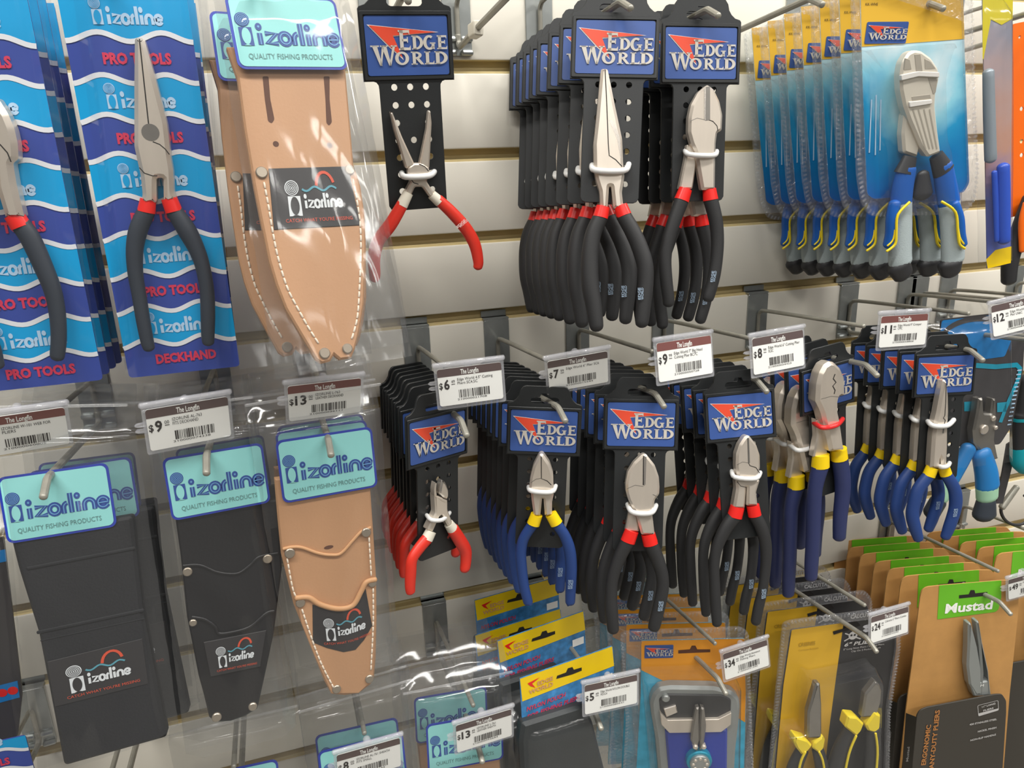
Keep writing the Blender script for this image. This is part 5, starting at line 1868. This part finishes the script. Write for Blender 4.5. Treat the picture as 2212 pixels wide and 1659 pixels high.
mb.slab(circ(*c, .0105, 30), -.025, -.014, 'zinc', .001)
for i in range(8):
    a = i * math.pi / 4
    mb.slab(circ(c[0] + .0072 * math.cos(a), c[1] + .0072 * math.sin(a), .0018, 8), -.0258, -.02, 'steel', .0004)
mb.build('lanyard_reel', tQ)
shell(plQ, [(1339, 1366), (1370, 1362), (1600, 1354), (1617, 1366), (1622, 1500), (1630, 1740), (1340, 1760), (1352, 1560)], inn, .004, tQ,
      [(1392, 1478), (1590, 1472), (1606, 1500), (1602, 1735), (1412, 1738), (1396, 1520)], .030)
stack(tQ, plQ, plQ.uv((1385, 1384)), [1362, 1335, 1312], 'fishing pliers in an orange blister pack, {} behind the front one', 'orange blister packs', gap=.034)

# ------------------------------------------------------------------ yellow and black blister pack with two pliers
MT['c_gold'] = mat('printed_mustard', (214, 168, 46), .4, noise=.05, nscale=12)
MT['c_black'] = mat('printed_black', (54, 53, 54), .4)
MT['c_white'] = mat('printed_grey_white', (196, 194, 192), .45)
MT['c_shade'] = mat('printed_olive', (176, 140, 44), .4)
yc = yaw_from((1710, 1358), (1870, 1337), -.128)
plS = plane((1800, 1480), -.128, yc)
tS = thing('blister_pliers', plS, 'two yellow and black handled pliers in the front clear pack under the 24.99 tag', 'blister pack')
mb = MB()
inn = [(1708, 1360), (1876, 1338), (1922, 1332), (1936, 1350), (1936, 1400), (1916, 1530), (1908, 1760), (1660, 1790), (1690, 1480)]
mb.slab(rpoly(plS.pts(inn), .003), 0, .001, 'c_black')
mb.flat(plS.pts([(1710, 1360), (1822, 1345), (1806, 1460), (1790, 1580), (1770, 1775), (1664, 1788), (1692, 1480)]), -.0003, 'c_gold')
bk = mb.build('backing_card', tS)
mb = MB()
mb.text('CRSERIES', *plS.uv((1724, 1396)), .0046, -.0008, 'c_shade', w=.020, bold=.02)
mb.text('Corrosion Resistant', *plS.uv((1724, 1406)), .0022, -.0008, 'c_shade', w=.024)
mb.build('series_print', bk, smooth=0)
mb = MB()
mb.flat(circ(*plS.uv((1842, 1372)), .0055, 14), -.0006, 'c_white')
for s_ in (-1, 1):
    c = plS.uv((1842, 1372))
    mb.flat(circ(c[0] + s_ * .002, c[1] + .0006, .0014, 8), -.0008, 'c_black')
    mb.ribbon([(c[0] - s_ * .010, c[1] - .006), (c[0] + s_ * .010, c[1] + .004)], .0016, -.0005, 'c_white')
mb.build('skull_print', bk, smooth=0)
mb = MB()
mb.text('CALCUTTA', *plS.uv((1836, 1336)), .0050, -.0008, 'c_white', w=.030, bold=.04)
mb.text('6" PLIERS', *plS.uv((1822, 1396)), .0046, -.0008, 'c_white', w=.040, bold=.03, shear=.2)
mb.text('5" Long Nose Pliers / Cutting Pliers', *plS.uv((1821, 1404)), .0022, -.0008, 'c_white', w=.050)
mb.text('Clip On 2 Pocket Sheath', *plS.uv((1838, 1408)), .0022, -.0008, 'c_white', w=.036)
mb.flat([plS.uv(p) for p in ((1798, 1363), (1824, 1356), (1828, 1345), (1850, 1341), (1858, 1350), (1830, 1360), (1800, 1370))], -.0009, 'seam')
mb.build('card_print', bk, smooth=0)
mb = MB()
mb.slab(rpoly(plS.pts([(1764, 1478), (1772.6, 1478), (1776, 1524.6), (1776, 1594), (1745, 1596), (1746, 1540)], .020), .001), -.020, -.012, 'steel2', .002)
mb.build('plier_head', tS)
mb = MB()
mb.slab(rpoly(plS.pts([(1892, 1472), (1901, 1480), (1906, 1495), (1904, 1520), (1894, 1548), (1862, 1551), (1870, 1500)], .020), .001), -.020, -.012, 'steel2', .002)
mb.build('plier_head', tS)
for col, path, w_, st_ in (([(1719, 1592), (1745, 1600), (1756, 1612), (1748, 1622), (1735, 1634), (1722, 1618), (1716, 1604)], [(1732, 1622), (1716, 1660), (1700, 1740)], [26, 30, 32], [(1740, 1625), (1728, 1655), (1715, 1740)]),
                           ([(1759, 1606), (1779, 1590), (1784, 1600), (1781, 1618), (1770, 1628), (1756, 1618)], [(1766, 1618), (1776, 1660), (1784, 1740)], [22, 26, 28], [(1770, 1625), (1780, 1655), (1786, 1740)]),
                           ([(1832, 1548), (1852, 1550), (1868, 1565), (1862, 1580), (1851, 1592), (1826, 1572)], [(1838, 1575), (1818, 1620), (1796, 1700)], [30, 36, 40], [(1850, 1590), (1834, 1630), (1820, 1700)]),
                           ([(1871, 1568), (1890, 1540), (1904, 1546), (1902, 1575), (1890, 1584), (1876, 1580)], [(1884, 1580), (1886, 1630), (1880, 1720)], [28, 34, 36], [(1892, 1585), (1896, 1630), (1888, 1720)])):
    mb = MB()
    px_tube(mb, plS, path, w_, .013, 'g_black', .7)
    g = mb.build('grip', tS, smooth=60)
    mb = MB()
    mb.slab(rpoly(plS.pts(col, .022), .002), -.022, -.010, 'g_yellow', .002)
    mb.build('grip_collar', g)
    mb = MB()
    u = crv(plS.pts(st_, .023), 4)
    mb.tube([(a, -.0225, b) for a, b in u], .0014, 'g_yellow', 8)
    mb.build('grip_stripe', g, smooth=60)
shell(plS, [(1691, 1344), (1720, 1338), (1870, 1319), (1930, 1311), (1944, 1330), (1944, 1400), (1922, 1540), (1917, 1770), (1648, 1800), (1675, 1500)], inn, .004, tS,
      [(1755, 1470), (1772, 1480), (1868, 1460), (1900, 1450), (1916, 1478), (1912, 1545), (1904, 1750), (1682, 1780), (1700, 1590), (1740, 1585), (1746, 1500)], .028)
stack(tS, plS, plS.uv((1691, 1344)), [1640, 1604, 1578], 'two yellow handled pliers in a clear pack, {} behind the front one', 'yellow and black blister packs', gap=.034)

# ------------------------------------------------------------------ brown cards with green labels
MT['kraft'] = mat('kraft_card', (196, 146, 84), .6, noise=.05, nscale=70)
MT['green'] = mat('label_green', (108, 190, 38), .45)
MT['sleeve_black'] = mat('printed_sleeve_black', (62, 58, 52), .5)
MT['copper'] = mat('printed_copper', (186, 124, 66), .45)
ym = yaw_from((2029, 1266), (2163, 1254), -.145)
plM2 = plane((2080, 1400), -.145, ym)
tU = thing('carded_pliers', plM2, 'long grey pliers on the front brown card with a green label', 'pliers')
mb = MB()
cd_ = [(1988, 1290), (1992, 1275), (2002, 1268), (2029, 1265), (2163, 1254), (2190, 1254), (2201, 1266), (2199, 1330), (2181, 1500), (2160, 1760), (1930, 1790), (1957, 1537)]
mb.slab(rpoly(plM2.pts(cd_), [.001, .003, .003, .001, .001, .004, .004, .001, .001, .001, .001, .001]), 0, .0016, 'kraft')
bk = mb.build('hang_card', tU)
mb = MB()
mb.slab(rpoly(plM2.pts([(2029, 1265), (2163, 1254), (2163, 1290), (2157, 1316), (2150, 1322), (2025, 1338)], .0004), .0012), -.0004, 0, 'green')
gl_ = mb.build('green_label', bk)
mb = MB()
u0, u1 = np.array(plM2.uv((2040, 1324))), np.array(plM2.uv((2142, 1314)))
mb.text('Mustad', u0[0], u0[1], .0125, -.0008, 'white', w=float(np.linalg.norm(u1 - u0)), rot=math.atan2(u1[1] - u0[1], u1[0] - u0[0]), bold=.03)
mb.flat([plM2.uv(p) for p in ((2071, 1285), (2092, 1283), (2096, 1274), (2104, 1274), (2106, 1281), (2132, 1278), (2132, 1286), (2071, 1292))], -.0007, 'seam')
mb.build('label_print', bk, smooth=0)
mb = MB()
for px in ([(2093, 1349), (2099, 1347), (2113, 1400), (2121, 1448), (2121, 1500), (2108, 1502), (2095, 1480), (2090, 1440), (2092, 1400)], [(2110, 1345), (2116, 1343), (2124, 1390), (2137, 1450), (2141, 1500), (2117, 1503), (2121, 1455), (2117, 1400)]):
    mb.slab(rpoly(plM2.pts(px, .0135), .001), -.0135, -.004, 'alu', .002)
mb.slab(rpoly(plM2.pts([(2096, 1478), (2138, 1470), (2142, 1503), (2104, 1505)], .0130), .001), -.0130, -.004, 'alu', .0015)
mb.text('M', *plM2.uv((2117, 1483), .0135), .0034, -.0141, 'white', w=.004)
mb.build('plier_head', tU)
mb = MB()
fr = [(1981, 1545), (1988, 1534), (2002, 1528), (2150, 1500), (2165, 1500), (2174, 1514), (2174, 1540), (2158, 1790), (1960, 1800), (1972, 1640)]
mb.slab(rpoly(plM2.pts(fr, .0165), .003), -.0165, -.0150, 'sleeve_black', .0004)
a = ccw(plM2.pts([(1981, 1545), (1972, 1640), (1960, 1800)], .0165))
L = [plM2.uv(p, .0165) for p in ((1981, 1550), (1972, 1640), (1960, 1800))]
K = [plM2.uv(p, .0005) for p in ((1957, 1540), (1950, 1640), (1932, 1790))]
mb.add([(x, -.0155, z) for x, z in L] + [(x, -.0005, z) for x, z in K], [(0, 3, 4, 1), (1, 4, 5, 2)], 'sleeve_black')
slv = mb.build('card_sleeve', tU)
mb = MB()
oo = .0170
rr = plM2.pts([(2112, 1524), (2156, 1513), (2157, 1534), (2114, 1547)], oo)
mb.ribbon(rpoly(rr, .002), .0006, -oo, 'c_white', True)
mb.flat(plM2.pts([(2114, 1541), (2157, 1530), (2157, 1534), (2114, 1547)], oo), -oo, 'c_white')
mb.build('size_badge', slv, smooth=0)
mb = MB()
for wd, p0, p1 in (('11" LONG', (2121, 1529), (2150, 1521)), ('PLIERS', (2124, 1537), (2146, 1531)), ('420 STAINLESS STEEL', (2094, 1567), (2153, 1555)), ('NICKEL FINISH', (2112, 1582), (2152, 1573)), ('NON-SLIP HANDLE', (2096, 1601), (2151, 1588)),
                   ('ERGONOMIC', (1999, 1652), (2011, 1565)), ('ANY-DUTY PLIERS', (2016, 1660), (2030, 1533))):
    u0, u1 = np.array(plM2.uv(p0, oo)), np.array(plM2.uv(p1, oo))
    big = wd.startswith(('ERGO', 'ANY'))
    mb.text(wd, u0[0], u0[1], .0058 if big else .0026, -oo - .0002, 'copper' if big else 'c_white', w=float(np.linalg.norm(u1 - u0)), rot=math.atan2(u1[1] - u0[1], u1[0] - u0[0]), bold=.03)
n0 = len(mb.v)
mb.text('Mustad', 0, 0, .0052, 0, 'c_white', w=.022, bold=.02)
p0, p1 = np.array([*plM2.uv((1958, 1628), .010)]), np.array([*plM2.uv((1968, 1578), .010)])
dr = (p1 - p0) / np.linalg.norm(p1 - p0)
A0, A1 = np.array([L[1][0], -.0155, L[1][1]]), np.array([K[1][0], -.0005, K[1][1]])
side = (A0 - A1) / np.linalg.norm(A0 - A1)
upv = np.array([L[0][0] - L[1][0], 0, L[0][1] - L[1][1]])
upv /= np.linalg.norm(upv)
nrm = np.cross(upv, side)
nrm = nrm if nrm[0] < 0 else -nrm
bs = (A0 + A1) / 2 + nrm * .0004
mb.v[n0:] = [tuple(bs + upv * (x - .004) + side * -(y_ - .0026) * -1 * -1) for x, _, y_ in mb.v[n0:]]
mb.build('sleeve_print', slv, smooth=0)
stack(tU, plM2, plM2.uv((1990, 1285)), [1944, 1915, 1893, 1853, 1830, 1810], 'long grey pliers on a brown card, {} behind the front one', 'brown carded pliers under the 49.99 tag', gap=.0208)
back(tU, plM2, .150, .030, -.004, 0, 0, 'long grey pliers on a brown card, front one at the right edge', 'brown carded pliers at the right edge')
for i, (dx, dy) in enumerate(((.144, .050), (.138, .070), (.132, .090), (.126, .110))):
    back(tU, plM2, dx, dy, -.005 - .0015 * i, 0, 0, 'long grey pliers on a brown card, %s behind the front at the right edge' % ORD[i])['group'] = 'brown carded pliers at the right edge'
hook(.865, 7, 'zinc hook carrying the right edge pack of brown cards', **HK)
